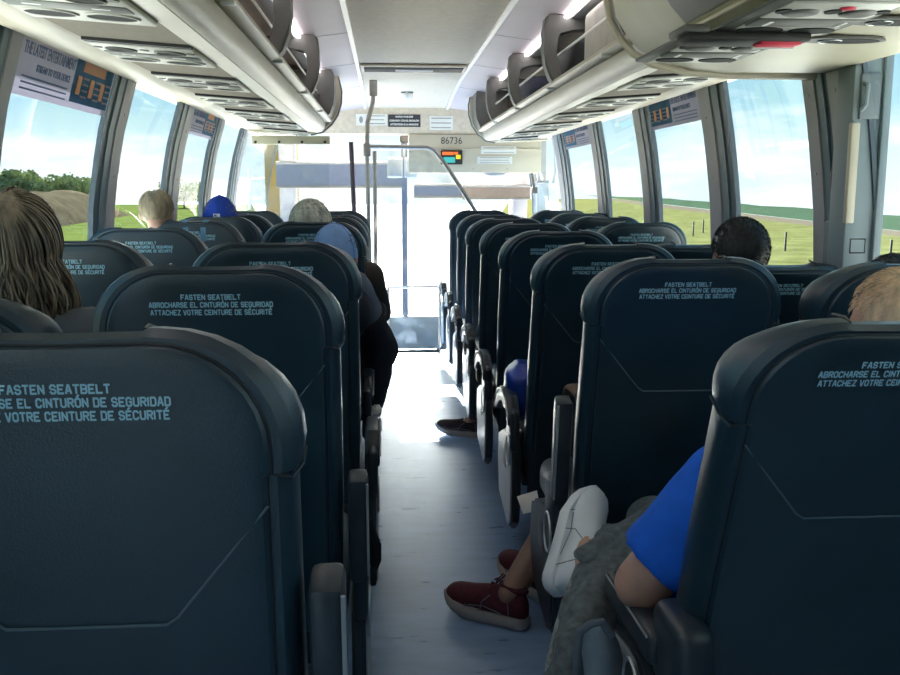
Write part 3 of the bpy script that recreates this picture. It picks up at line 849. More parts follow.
# clear partition behind the driver
py2 = 6.95
dp = empty('driver_partition', at_y(285, 220, py2), 'clear acrylic partition hanging from a grey bar below the left rack end', 'partition')
a, b_ = at_y(238, 139, py2), at_y(330, 144.5, py2)
q = MB(); q.box(at_y(252, 140, py2).x, b_.x, py2 - 0.02, py2 + 0.02, b_.z, at_y(285, 136, py2).z, 0.006); q.build('top_bar', M['capgreen'], dp).location = -dp.location
q = MB(); q.box(a.x, b_.x - 0.01, py2 - 0.004, py2 + 0.004, 0.75, a.z, 0.002); q.build('sheet', M['clear'], dp).location = -dp.location
for px in (255.5, 279, 302, 325): MB().disc(at_y(px, 142, py2 - 0.02), 0.010, 0.010, (0, -1, 0), 0.004, 12).build('bolt', M['black'], dp).location = -dp.location
q = MB(); q.box(a.x, b_.x, py2 - 0.05, py2 + 0.05, 0.0, 0.75, 0.01); q.build('lower_panel', M['wallp'], dp).location = -dp.location

# guard panel at the end of the aisle
gy = 7.38
g = empty('stair_guard', at_y(416, 357, gy), 'framed clear guard panel at the front end of the aisle', 'guard panel')
a, b_ = at_y(388, 287.5, gy), at_y(440, 350, gy)
pts = [(a.x, gy, a.z), (b_.x - 0.02, gy, a.z + 0.005), (b_.x, gy, a.z - 0.02), (b_.x, gy, b_.z + 0.03), (b_.x - 0.03, gy, b_.z), (a.x, gy, b_.z), (a.x, gy, a.z)]
q = MB(); q.tube(pts, 0.010, 8); q.build('frame', M['steel'], g).location = -g.location
q = MB(); q.box(a.x, b_.x, gy - 0.003, gy + 0.003, b_.z, a.z); q.build('sheet', M['clear'], g).location = -g.location
q = MB()
for px in (405, 423, 437): 
    x = at_y(px, 355, gy).x; q.box(x - 0.015, x + 0.015, gy - 0.015, gy + 0.015, 0.0, b_.z, 0.003)
q.box(a.x, b_.x, gy - 0.02, gy + 0.02, 0.0, 0.02)
q.build('foot', M['bracket'], g).location = -g.location

# window stickers
def filmmat(name, c, k):
    m = mat(name, c, 0.7, var=0.05)
    t = m.node_tree; p = t.nodes['Principled BSDF']
    tl = t.nodes.new('ShaderNodeBsdfTranslucent'); tl.inputs[0].default_value = (*c, 1)
    mi = t.nodes.new('ShaderNodeMixShader'); mi.inputs[0].default_value = k
    t.links.new(p.outputs[0], mi.inputs[1]); t.links.new(tl.outputs[0], mi.inputs[2])
    t.links.new(mi.outputs[0], t.nodes['Material Output'].inputs[0])
    return m
M['stk_grey'] = filmmat('pale_lilac_sticker', (0.52, 0.50, 0.57), 0.5)
M['stk_blue'] = filmmat('blue_sticker', (0.06, 0.22, 0.40), 0.4)
M['stk_orange'] = mat('orange_print', (0.75, 0.32, 0.13), 0.6)
M['stk_text'] = mat('blue_grey_print', (0.14, 0.20, 0.34), 0.7)
def wallpt(s, y, z, inset=0.012):
    return Vector((CX + s * (half(z, s) + 0.014 - inset), y, z))
def sticker(s, ya, yb, z0, z1, label, lett=True, split=0.53):
    r = empty('window_sticker', wallpt(s, (ya + yb) / 2, (z0 + z1) / 2), label, 'sticker')
    off = -r.location
    def patch(name, f0, f1, g0, g1, m, ins):
        y0 = ya + (yb - ya) * f0; y1 = ya + (yb - ya) * f1
        za = z1 - (z1 - z0) * g1; zc = z1 - (z1 - z0) * g0
        q = MB(); c = [wallpt(s, y0, za, ins), wallpt(s, y1, za, ins), wallpt(s, y1, zc, ins), wallpt(s, y0, zc, ins)]
        n = Vector((-s * 0.001, 0, 0))
        q.rings([c, [p + n for p in c]]); o = q.build(name, m, r); o.location = off; return o
    patch('sheet', 0, 1, 0, 1, M['stk_grey'], 0.010)
    patch('blue_field', split, 0.985, 0.02, 0.88, M['stk_blue'], 0.012)
    if lett: patch('orange_heading', split + 0.08, 0.88, 0.06, 0.26, M['stk_orange'], 0.014)
    for k in (0.04, 0.19, 0.32): patch('orange_figure', split + k, split + k + 0.045, 0.36, 0.72, M['stk_orange'], 0.014)
    for k in (0.10, 0.25, 0.38):
        for j in range(4): patch('fine_print', split + k, split + k + 0.07, 0.36 + j * 0.12, 0.40 + j * 0.12, M['stk_grey'], 0.014)
    for j in range(3): patch('fine_print', 0.05, split - 0.05, 0.66 + j * 0.10, 0.69 + j * 0.10, M['stk_text'], 0.014)
    # lettering follows the glass
    zc = z1 - (z1 - z0) * 0.2; lean = math.atan2(half(z0, s) - half(z1, s), z1 - z0)
    def line(t_, g_, sz, wid, f0):
        z = z1 - (z1 - z0) * g_
        yc = ya + (yb - ya) * f0
        p = wallpt(s, yc, z, 0.016)
        rot = Matrix.Rotation(R(90) if s < 0 else R(-90), 4, 'Z') @ Matrix.Rotation(R(90), 4, 'X') @ Matrix.Rotation(lean, 4, 'X')
        o = text_obj('lettering', [t_], M['stk_text'], r, Matrix.Translation(p) @ rot, sz, fit=wid, bold=0.0008); o.location = off
    line('THE LATEST ENTERTAINMENT', 0.22, (z1 - z0) * 0.30, (yb - ya) * (split - 0.04), split * 0.5)
    line('STREAM TO YOUR DEVICE', 0.50, (z1 - z0) * 0.18, (yb - ya) * (split - 0.2), split * 0.6)
    return r
lw = [pillars[k] for k in pillars if isinstance(k, tuple) and k[0] == -1]
rw = [pillars[k] for k in pillars if isinstance(k, tuple) and k[0] == 1]
print('LW', lw, 'RW', rw)
sticker(-1, lw[1][0] + 0.02, lw[1][1] - 0.02, 1.575, 1.745, 'lilac and blue advice sticker across the top of the left window nearest the camera')
sticker(-1, lw[3][0] + 0.02, lw[3][1] - 0.02, 1.60, 1.745, 'lilac and blue advice sticker on the third left window')
sticker(1, rw[2][0] + 0.02, rw[2][1] - 0.02, 1.60, 1.745, 'lilac and blue advice sticker on the second right window from the rear', False)
sticker(1, rw[4][0] + 0.02, rw[4][1] - 0.02, 1.60, 1.745, 'small advice sticker on the fourth right window, near the front', False)

# ================================================================= SEATS
SW, BL = 0.468, 0.745           # seat width, backrest length
def outline(inset, top=BL, bot=-0.06, rad=0.135, n=8, dx=0.0, step=0.0, drop=0.0):
    w = SW / 2 - inset
    t_ = top - inset * 0.5; b = bot + inset
    rr = max(0.02, rad - inset * 0.6)
    pts = []
    ZS = top - 0.158      # end of the corner bolster
    def bulge(x, z): return step if (z > ZS and abs(x) > 0.085) else 0.0
    raw = []
    for z in (b, b + 0.15, 0.3, 0.45, ZS - 0.004, ZS, t_ - rr): raw.append((w * (0.955 if z < 0.2 else 0.975 if z < ZS - 0.001 else 1.0), z))
    for k in range(1, n + 1):
        a = math.pi / 2 * k / n
        raw.append((w - rr + rr * math.cos(a), t_ - rr + rr * math.sin(a)))
    raw += [(min(0.0855, w - rr - 0.003), t_), (min(0.081, w - rr - 0.007), t_), (0.0, t_ - 0.001)]
    right = raw
    left = [(-x, z) for x, z in raw[:-1]][::-1]
    full = right + left
    out = []
    for i, (x, z) in enumerate(full):
        s_ = bulge(x, z)
        if s_:
            cxn = Vector((x, z)) - Vector((math.copysign(max(0, w - rr), x) if abs(x) > w - rr else x, min(z, t_ - rr)))
            d = cxn.normalized() if cxn.length > 1e-6 else Vector((math.copysign(1, x), 0))
            x += d.x * s_; z += d.y * s_
        if drop and z > ZS:        # the top of the back slopes down towards the front
            f_ = min(1.0, (z - ZS) / (t_ - ZS)); z -= drop * f_ ** 2 * (1.0 if abs(x) < 0.0835 else 0.86)
        out.append((x, z))
    return out
def back_mesh():
    mb = MB()
    spec = [(0.075, -0.003, 0, 0), (0.046, -0.003, 0, 0), (0.035, -0.0015, 0, 0), (0.029, 0.004, 0, 0), (0.018, 0.004, .001, 0), (0.006, 0.014, .003, .001), (0.0, 0.034, .004, .010), (0.0, 0.066, .004, .032),
            (0.010, 0.096, .003, .058), (0.035, 0.112, 0, .075), (0.07, 0.118, 0, .085)]
    rs = []
    for ins, y, st, dr in spec:
        rs.append([Vector((x, y, z)) for x, z in outline(ins, step=st, drop=dr)])
    mb.rings(rs)
    return mb
GLYPH = {
 'A': [[(0, 0), (1.6, 6), (2.4, 6), (4, 0)], [(.8, 2), (3.2, 2)]], 'B': [[(0, 0), (0, 6), (3, 6), (4, 5.2), (4, 3.8), (3, 3), (0, 3)], [(3, 3), (4, 2.2), (4, .8), (3, 0), (0, 0)]],
 'C': [[(4, 4.8), (3, 6), (1, 6), (0, 5), (0, 1), (1, 0), (3, 0), (4, 1.2)]], 'D': [[(0, 0), (0, 6), (3, 6), (4, 5), (4, 1), (3, 0), (0, 0)]],
 'E': [[(4, 6), (0, 6), (0, 0), (4, 0)], [(0, 3), (3, 3)]], 'F': [[(4, 6), (0, 6), (0, 0)], [(0, 3), (3, 3)]],
 'G': [[(4, 4.8), (3, 6), (1, 6), (0, 5), (0, 1), (1, 0), (3, 0), (4, 1), (4, 3), (2.4, 3)]], 'H': [[(0, 0), (0, 6)], [(4, 0), (4, 6)], [(0, 3), (4, 3)]],
 'I': [[(0, 0), (0, 6)]], 'L': [[(0, 6), (0, 0), (4, 0)]], 'N': [[(0, 0), (0, 6), (4, 0), (4, 6)]],
 'O': [[(1, 0), (0, 1), (0, 5), (1, 6), (3, 6), (4, 5), (4, 1), (3, 0), (1, 0)]], 'R': [[(0, 0), (0, 6), (3, 6), (4, 5.2), (4, 3.8), (3, 3), (0, 3)], [(2, 3), (4, 0)]],
 'S': [[(4, 4.8), (3, 6), (1, 6), (0, 5), (0, 3.9), (1, 3.1), (3, 2.9), (4, 2.1), (4, 1), (3, 0), (1, 0), (0, 1.2)]], 'T': [[(0, 6), (4, 6)], [(2, 0), (2, 6)]],
 'U': [[(0, 6), (0, 1), (1, 0), (3, 0), (4, 1), (4, 6)]], 'V': [[(0, 6), (1.7, 0), (2.3, 0), (4, 6)]], 'Z': [[(0, 6), (4, 6), (0, 0), (4, 0)]]}
def block_line(q, txt, xc, zc, width, h):
    """a line of narrow block capitals in thick thread, on the rear of a backrest"""
    x = 0; items = []
    for ch in txt:
        if ch == ' ': x += 3.2; continue
        base = {'Ó': 'O', 'É': 'E'}.get(ch, ch)
        st = [l_ for l_ in GLYPH[base]] + ([[(1.5, 7.3), (3.0, 8.6)]] if ch != base else [])
        items.append((x, st)); x += 2.3 if base == 'I' else 6.0
    tot = x - 2.0; kx = width / tot; kz = h / 6.0; hw = 0.80
    for x0, st in items:
        for l_ in st:
            for (xa, za), (xb, zb) in zip(l_, l_[1:]):
                d = Vector((xb - xa, zb - za)).normalized(); n = Vector((-d.y, d.x)) * hw; e_ = d * hw * 0.6
                cs = [(xa - e_.x + n.x, za - e_.y + n.y), (xb + e_.x + n.x, zb + e_.y + n.y), (xb + e_.x - n.x, zb + e_.y - n.y), (xa - e_.x - n.x, za - e_.y - n.y)]
                q.bm.faces.new([q.bm.verts.new((xc - width / 2 + (x0 + cx_) * kx, -0.0042, zc + (cz_ - 3) * kz)) for cx_, cz_ in cs])
def make_seat(armside):
    """aisle side: armside=+1 when the aisle is at +x"""
    root = empty('coach_seat')
    bk = back_mesh().build('backrest', M['leather'], root, 35)
    for p_ in bk.data.polygons:
        if len(p_.vertices) > 8: p_.use_smooth = False
    bk.location = (0, 0, 0.42)
    ol = outline(0.029)
    q = MB(); pts = [Vector((x, 0.0035, z)) for x, z in ol if z > 0.08]
    q.tube(pts, 0.0020, 6); q.build('piping', M['piping'], bk)
    e = SW / 2 - 0.034
    zt_ = BL
    q = MB(); q.tube([(-e, -0.0005, zt_ - 0.195), (-0.098, -0.0045, zt_ - 0.323), (-0.085, -0.005, zt_ - 0.332), (0.085, -0.005, zt_ - 0.332), (0.098, -0.0045, zt_ - 0.323), (e, -0.0005, zt_ - 0.195)], 0.0018, 6)
    q.build('seam', M['thread'], bk)
    for sx in (-1, 1):
        q = MB(); q.tube([(sx * (SW / 2 - 0.03), 0.006, zt_ - 0.160), (sx * (SW / 2 - 0.008), 0.004, zt_ - 0.164), (sx * (SW / 2 + 0.001), 0.03, zt_ - 0.160), (sx * (SW / 2 + 0.001), 0.07, zt_ - 0.156)], 0.0025, 6)
        q.build('cover_seam', M['piping'], bk)
        q = MB(); q.tube([(sx * 0.083, 0.018, zt_ - 0.004), (sx * 0.083, 0.034, zt_ - 0.004), (sx * 0.083, 0.066, zt_ - 0.017)], 0.0030, 6); q.build('cover_seam', M['piping'], bk)
    q = MB()
    for ln, zc_, wd_ in (('FASTEN SEATBELT', zt_ - 0.0590, 0.108), ('ABROCHARSE EL CINTURÓN DE SEGURIDAD', zt_ - 0.0735, 0.226), ('ATTACHEZ VOTRE CEINTURE DE SÉCURITÉ', zt_ - 0.0880, 0.222)):
        block_line(q, ln, -0.006, zc_, wd_, 0.0086)
    q.build('lettering', M['letter'], bk, 20)
    # lower back shell
    q = MB(); q.box(-SW / 2 + 0.02, SW / 2 - 0.02, 0.005, 0.05, 0.22, 0.45, 0.02); q.build('lower_shell', M['leather_low'], root)
    # cushion
    q = MB(); q.box(-SW / 2 + 0.005, SW / 2 - 0.005, 0.075, 0.545, 0.355, 0.475, 0.045, 4); q.build('cushion', M['leather'], root)
    q = MB(); q.box(-SW / 2 + 0.02, SW / 2 - 0.02, 0.06, 0.50, 0.28, 0.36, 0.01); q.build('seat_frame', M['arm'], root)
    q = MB()
    q.box(-0.05, 0.05, 0.12, 0.42, 0.03, 0.285, 0.012); q.box(-0.10, 0.10, 0.08, 0.46, 0.0, 0.035, 0.008)
    q.build('pedestal', M['arm'], root)
    return root
def end_shield(root, s):
    x = s * (SW / 2 + 0.018)
    poly = [(0.035, 0.40), (0.055, 0.435), (0.09, 0.452), (0.14, 0.45), (0.26, 0.43), (0.40, 0.38), (0.42, 0.28), (0.38, 0.15), (0.10, 0.10), (0.05, 0.14), (0.035, 0.25)]
    q = MB(); q.prism_dir([Vector((x - 0.014, y, z)) for y, z in poly], (0.030, 0, 0))
    bmesh.ops.bevel(q.bm, geom=[e_ for e_ in q.bm.edges if abs(e_.verts[0].co.x - e_.verts[1].co.x) < 1e-5], offset=0.007, segments=2, affect='EDGES')
    sh = q.build('end_shield', M['arm'], root)
    q = MB(); q.prism_dir([Vector((x + s * 0.014, 0.235 + (y - 0.235) * 0.94, 0.3 + (z - 0.3) * 0.95)) for y, z in poly], (s * 0.005, 0, 0)); q.build('side_cover', M['shield'], sh)
    q = MB(); q.disc((x + s * 0.0165, 0.095, 0.392), 0.048, 0.052, (s, 0, 0), 0.006, 20, (0, 1, 0)); pc = q.build('pivot_cover', M['arm'], sh)
    q = MB(); q.ring((x + s * 0.0225, 0.095, 0.392), 0.049, 0.053, (s, 0, 0), 0.004, 24, (0, 1, 0)); q.build('pivot_ring', M['silver'], pc)
    q = MB(); q.box(*sorted((x + s * 0.015, x + s * 0.0205)), 0.17, 0.26, 0.30, 0.38, 0.001); q.build('recess', M['arm'], sh)
def armrest(root, s, state):
    x = s * (SW / 2 + 0.024)
    if state in ('up', 'mid'):
        ht = 0.735 if state == 'mid' else 0.875 if s > 0 else 0.785
        # folded up beside the backrest
        q = MB(); q.box(x - 0.020, x + 0.020, 0.0, 0.065, 0.50, ht, 0.010, 2, Matrix.Rotation(R(9), 3, 'X'), (x, 0.03, 0.5)); a = q.build('armrest', M['arm'], root)
        q = MB(); q.tube([Matrix.Rotation(R(9), 3, 'X') @ (Vector((x + s * 0.019, 0.0, z)) - Vector((x, 0.03, 0.5))) + Vector((x, 0.03, 0.5)) for z in (0.52, 0.6, ht - 0.007)], 0.003, 6)
        q.build('edge_trim', M['silver'], a)
    elif state == 'low':
        q = MB(); q.box(x - 0.021, x + 0.021, -0.02, 0.30, 0.485, 0.545, 0.015, 3, Matrix.Rotation(R(-3), 3, 'X')); a = q.build('armrest', M['arm'], root)
        q = MB(); q.tube([(x + s * 0.021, y, 0.538 - 0.052 * (y - 0.14)) for y in (-0.01, 0.15, 0.285)], 0.0025, 6); q.build('edge_trim', M['silver'], a)
        q = MB(); q.box(x - s * 0.03 - 0.035, x - s * 0.03 + 0.035, -0.12, 0.03, 0.46, 0.605, 0.025, 4); q.build('armrest_bracket', M['arm'], root)
        return
    else:
        ctr = [(0.06, 0.50), (0.12, 0.553), (0.22, 0.566), (0.33, 0.545), (0.42, 0.50), (0.44, 0.475)]
        rs = []
        for i, (y, z) in enumerate(ctr):
            h = 0.030 if i not in (0, 5) else 0.016
            r_ = []
            for k in range(12):
                a_ = 2 * math.pi * k / 12
                r_.append(Vector((x + 0.023 * math.copysign(abs(math.cos(a_)) ** 0.5, math.cos(a_)), y, z + h * math.copysign(abs(math.sin(a_)) ** 0.5, math.sin(a_)))))
            rs.append(r_)
        q = MB(); q.rings(rs); a = q.build('armrest', M['arm'], root)
        q = MB(); q.tube([(x + s * 0.024, y, z + 0.02) for y, z in ctr], 0.003, 6); q.build('edge_trim', M['silver'], a)
    q = MB(); q.box(x - 0.016, x + 0.016, 0.02, 0.16, 0.40, 0.545, 0.015, 3); q.build('armrest_bracket', M['arm'], root)

protos = {}
for key in ('Lup', 'Lmid', 'Ldown', 'Rup', 'Rdown', 'Rlow', 'W'):
    r = make_seat(0) if not protos else None
    if r is None:
        r = copy_tree(protos['Lup0'])
    else:
        protos['Lup0'] = copy_tree(r)
    if key != 'W':
        s = 1 if key[0] == 'L' else -1
        end_shield(r, s); armrest(r, s, 'up' if 'up' in key else 'mid' if 'mid' in key else 'low' if 'low' in key else 'down')
    protos[key] = r
def world_of(px, py, y): return at_y(px, py, y)
def project(p):
    v = CR.transposed() @ (Vector(p) - Vector((0, 0, CAMZ)))
    return 450 + F * v.x / -v.z, 337.5 - F * v.y / -v.z
RIM = [(0.018, 0.004, 0), (0.006, 0.014, .0009), (0.0, 0.034, .0085), (0.0, 0.066, .0275), (0.010, 0.096, .050), (0.035, 0.112, .064)]
def rot_pt(y, z, t_, hy):       # point of the backrest (local y, z) after reclining by t_
    return hy + y * math.cos(t_) - z * math.sin(t_), 0.42 + y * math.sin(t_) + z * math.cos(t_)
def solve(px, py, hy, side):
    """recline and position so that the silhouette of the back reaches row py at the top and column px at its aisle edge"""
    xg = at_y(px, py, hy).x - side * SW / 2
    lo, hi = R(-3), R(45)
    for _ in range(40):
        t_ = (lo + hi) / 2
        top = min(project((xg,) + rot_pt(y, BL - i_ * 0.5 - dr_ + 0.002, t_, hy))[1] for i_, y, dr_ in RIM)
        if top < py: lo = t_
        else: hi = t_
    for _ in range(6):
        e_ = [project((xg + side * (SW / 2 - i_ + 0.003),) + rot_pt(y, z, t_, hy))[0] for i_, y, dr_ in RIM for z in (BL - 0.13, BL - 0.16)]
        ex_ = max(e_) if side > 0 else min(e_)
        xg += (px - ex_) * hy / F
    return t_, xg
def place_seat(proto, px, py, hy, edge, label, used=set()):
    t_, x = solve(px, py, hy, edge)
    r = copy_tree(protos[proto])
    r.location = (x, hy, 0)
    for ch in r.children:
        if ch.name.split('.')[0] == 'backrest': ch.rotation_euler = (t_, 0, 0)
    tag(r, label, 'seat', {'L': 'left aisle seats', 'R': 'right aisle seats'}.get(proto[0], 'window seats'))
    print('SEAT', label, 'x=%.3f tilt=%.1f top=%.3f' % (x, math.degrees(t_), 0.42 + BL * math.cos(t_)))
    r['px'] = 0; del r['px']
    return r
LH = [1.02, 1.81, 2.60, 3.42, 4.24, 4.92, 5.54, 6.14]
RH = [1.46 + 0.79 * i for i in range(8)]
nth = ['first', 'second', 'third', 'fourth', 'fifth', 'sixth', 'seventh', 'eighth']
LA = [(307, 329, 'up'), (345, 265, 'mid'), (362, 241.5, 'down'), (358, 244, 'down'), (367, 221.5, 'down'), (369, 216.5, 'down'), (370, 214.5, 'down'), (371, 209, 'down')]
left_seats, right_seats = [], []
for i, (px, py, st) in enumerate(LA):
    lab = 'dark navy leather seat on the left of the aisle, ' + ('nearest the camera' if i == 0 else 'reclined below the light blue cap' if i == 3 else nth[i] + ' from the camera')
    left_seats.append(place_seat('L' + st, px, py, LH[i], 1, lab))
RA = [(710, 318, 'low'), (580, 257.5, 'up'), (530, 243.5, 'down'), (498, 230.5, 'down'), (479, 222.8, 'down'), (465, 218.2, 'down'), (456, 214.3, 'down'), (448.5, 210, 'down')]
for i, (px, py, st) in enumerate(RA):
    lab = 'dark navy leather seat on the right of the aisle, ' + ('nearest the camera' if i == 0 else nth[i] + ' from the camera')
    right_seats.append(place_seat('R' + st, px, py, RH[i], -1, lab))
# window seats
LWs = [None, (70, 295, 'reclined behind the long-haired woman'), (161, 240, 'just ahead of the long-haired woman'), (213, 227, 'fourth from the camera'), (247, 217.5, 'with two blue straps over its top'), (264, 216.5, 'ahead of the royal blue cap'), (277, 214.5, 'seventh from the camera'), (287, 208.5, 'nearest the driver partition')]
lwin = {}
for i, v in enumerate(LWs):
    if v: lwin[i] = place_seat('W', v[0], v[1], LH[i], 1, 'dark navy leather coach seat by the left windows, ' + v[2])
RWs = [None, (797, 262, 'directly ahead of the blond head'), (697, 263, 'reclined behind the black-haired man'), (627, 243.5, 'third visible from the camera'), (590, 222, 'with readable lettering above the aisle seats'), (562, 216.5, 'third from the front'), (545, 213, 'second from the front'), (527, 210, 'at the front end')]
rwin = {}
for i, v in enumerate(RWs):
    if v: rwin[i] = place_seat('W', v[0], v[1], RH[i], -1, 'dark navy leather coach seat by the right windows, ' + v[2])
def kill(o):
    for ch in list(o.children): kill(ch)
    bpy.data.objects.remove(o)
for k in list(protos): kill(protos[k])
for ch in right_seats[1].children:          # this seat has a dark cover instead of a pale one
    for c2 in ch.children:
        if c2.name.startswith('side_cover'):
            c2.data = c2.data.copy(); c2.data.materials[0] = M['arm']
# ================================================================= PEOPLE
SKIN = mat('fair_skin', (0.50, 0.29, 0.22), 0.55, var=0.08, vscale=25)
SKIN_D = mat('brown_skin', (0.22, 0.11, 0.07), 0.5, var=0.08, vscale=25)
def haircol(name, c, rough=0.45, v=0.45):
    return mat(name, c, rough, var=v, vscale=55, stretch=(1, 1, 0.25))
def cap_seg(b, p0, r0, p1, r1, flat0=False, flat1=False, n=14):
    """tapered limb segment with round (or flat) ends, optionally elliptical radii"""
    p0 = Vector(p0); p1 = Vector(p1); d = (p1 - p0)
    ln = d.length; d.normalize()
    rots = d.to_track_quat('Z', 'Y').to_matrix()
    rs = []
    def rad(t): return r0 + (r1 - r0) * t
    st = []
    if not flat0: st += [(-r0 * math.cos(a), r0 * math.sin(a)) for a in (0.25, 0.7, 1.15)]
    st += [(0, r0), (ln * 0.5, rad(0.5)), (ln, r1)]
    if not flat1: st += [(ln + r1 * math.sin(a), r1 * math.cos(a)) for a in (0.42, 0.87, 1.32)]
    mb = MB()
    for zz, rr in st:
        rs.append([p0 + rots @ Vector((rr * math.cos(2 * math.pi * k / n), rr * math.sin(2 * math.pi * k / n), zz)) for k in range(n)])
    mb.rings(rs)
    bmesh.ops.recalc_face_normals(mb.bm, faces=mb.bm.faces[:])
    me = bpy.data.meshes.new('t'); mb.bm.to_mesh(me); mb.bm.free(); b.from_mesh(me); bpy.data.meshes.remove(me)
def ell_b(b, c, r, rot=None):
    mb = MB(); mb.ell(c, r, rot, 18, 12)
    me = bpy.data.meshes.new('t'); mb.bm.to_mesh(me); mb.bm.free(); b.from_mesh(me); bpy.data.meshes.remove(me)
def fuse(name, b, m, parent, vox=0.008, sm=6, noise_amp=0.0, nscale=9.0):
    me = bpy.data.meshes.new(name); b.to_mesh(me); b.free()
    o = bpy.data.objects.new(name, me); COL.objects.link(o)
    md = o.modifiers.new('r', 'REMESH'); md.mode = 'VOXEL'; md.voxel_size = vox; md.use_smooth_shade = True
    ms = o.modifiers.new('s', 'SMOOTH'); ms.iterations = sm; ms.factor = 0.5
    dg = bpy.context.evaluated_depsgraph_get()
    m2 = bpy.data.meshes.new_from_object(o.evaluated_get(dg))
    o.modifiers.clear(); o.data = m2; bpy.data.meshes.remove(me)
    m2.name = name
    if noise_amp:
        for v in m2.vertices:
            n_ = noise.noise(v.co * nscale) * 0.6 + 0.4 * noise.noise(v.co * nscale * 2.3)
            v.co += v.normal * noise_amp * n_
    for p_ in m2.polygons: p_.use_smooth = True
    m2.materials.clear(); m2.materials.append(m)
    o.parent = parent
    return o
def frame(a, u):
    a = Vector(a).normalized(); u = Vector(u); u = (u - a * u.dot(a)).normalized()
    s = a.cross(u)
    return Matrix((s, a, u)).transposed()      # local x = side, y = toe direction, z = up
def shoe(parent, heel, toe, up, m, sole_m, name='shoe', laces=M['white'], L_=0.275, hk=1.0):
    heel = Vector(heel); toe = Vector(toe); fr = frame(toe - heel, up)
    root = None
    def tr(mb):
        for v in mb.bm.verts:
            z_ = v.co.z * hk + 0.020 * (max(0, v.co.y - 0.15) / 0.125) ** 2
            v.co = fr @ (Vector((v.co.x, v.co.y, z_)) * (L_ / 0.275)) + heel
    W_ = [(0.0, .012), (0.004, .021), (0.012, .029), (0.025, .033), (0.07, .034), (0.13, .037), (0.19, .046), (0.235, .043), (0.258, .034), (0.270, .024), (0.275, .012)]
    mb = MB(); rs = []
    n = 16
    H_ = [.060, .076, .088, .096, .100, .092, .078, .068, .058, .046, .034]
    rs = []
    for (y, w), h in zip(W_, H_):
        r_ = []
        for k in range(n):
            a = 2 * math.pi * k / n
            cx_, sx_ = math.cos(a), math.sin(a)
            z = 0.018 + (h - 0.018) * (0.5 + 0.5 * sx_)
            ww = w * (1.0 if sx_ < 0 else (1 - 0.55 * sx_ ** 2 * (1 if y < .15 else .4)))
            r_.append(Vector((ww * math.copysign(abs(cx_) ** 0.7, cx_), y, z)))
        rs.append(r_)
    mb.rings(rs); tr(mb)
    o = mb.build(name, m, parent, 60)
    mb = MB(); rs = []
    for z, gr in ((0.0, 0.0), (0.006, 0.004), (0.022, 0.005), (0.028, 0.001)):
        r_ = [Vector((-(w + gr), y + (gr if i == len(W_) - 1 else 0) - (gr if i == 0 else 0), z + (0.012 * max(0, (y - .2) / .075)) )) for i, (y, w) in enumerate(W_)] + \
             [Vector(((w + gr), y + (gr if y > .27 else 0) - (gr if y == 0 else 0), z + (0.012 * max(0, (y - .2) / .075)))) for y, w in W_[::-1]]
        rs.append(r_)
    mb.rings(rs); tr(mb); mb.build('sole', sole_m, o, 50)
    # laces
    mb = MB()
    for i in range(5):
        y = 0.115 + i * 0.018; z = 0.093 - i * 0.0098
        mb.tube([(-0.022, y, z - 0.008), (0, y + .004, z + 0.004), (0.022, y, z - 0.008)], 0.0028, 6)
    mb.tube([(0, .105, .097), (0.02, .085, .115), (0.036, .10, .112), (0.008, .108, .10)], 0.0022, 6)
    mb.tube([(0, .105, .097), (-0.016, .09, .118), (-0.030, .095, .118)], 0.0022, 6)
    tr(mb); mb.build('laces', laces, o)
    for s in (-1, 1):
        for ln in ([(s * 0.034, 0.045, 0.03), (s * 0.033, 0.05, 0.065), (s * 0.026, 0.06, 0.085)], [(s * 0.0405, 0.14, 0.03), (s * 0.038, 0.135, 0.055), (s * 0.031, 0.11, 0.075)], [(s * 0.046, 0.19, 0.03), (s * 0.041, 0.185, 0.052), (s * 0.030, 0.18, 0.070)], [(s * 0.036, 0.07, 0.035), (s * 0.039, 0.13, 0.045), (s * 0.045, 0.18, 0.040)]):
            mb = MB(); mb.tube(ln, 0.0013, 5); tr(mb); mb.build('stitching', M['stitch'], o)
    mb = MB(); 
    mb.ring((0, 0.045, 0.097), 0.021, 0.043, (0, -0.1, 1), 0.006, 24); tr(mb); mb.build('collar', m, o)
    mb = MB(); mb.disc((0, 0.045, 0.097), 0.019, 0.040, (0, -0.1, 1), 0.004, 20); tr(mb); mb.build('lining', M['black_cloth'], o)
    return o
def hand(b, wrist, d, palm_n, side):
    """palm with five bent fingers, fused into the body"""
    wrist = Vector(wrist); fr = frame(d, palm_n)
    def T(x, y, z): return wrist + fr @ Vector((x, y, z))
    for x in (-0.026, -0.009, 0.009, 0.026):
        cap_seg(b, T(x * 0.6, 0.0, 0), 0.017, T(x, 0.085, 0), 0.013)
    for x, l_ in ((-0.028, .062), (-0.0095, .074), (0.0095, .069), (0.028, .053)):
        a1 = T(x, 0.088, 0); a2 = T(x * 1.08, 0.088 + l_ * .45, -0.012); a3 = T(x * 1.1, 0.088 + l_ * .72, -0.034); a4 = T(x * 1.1, 0.088 + l_ * .85, -0.052)
        cap_seg(b, a1, .0095, a2, .009); cap_seg(b, a2, .009, a3, .0085); cap_seg(b, a3, .0085, a4, .0075)
    t0 = T(side * 0.028, 0.025, -0.004); t1 = T(side * 0.055, 0.058, -0.014); t2 = T(side * 0.058, 0.088, -0.026)
    cap_seg(b, t0, .013, t1, .0105); cap_seg(b, t1, .0105, t2, .009)

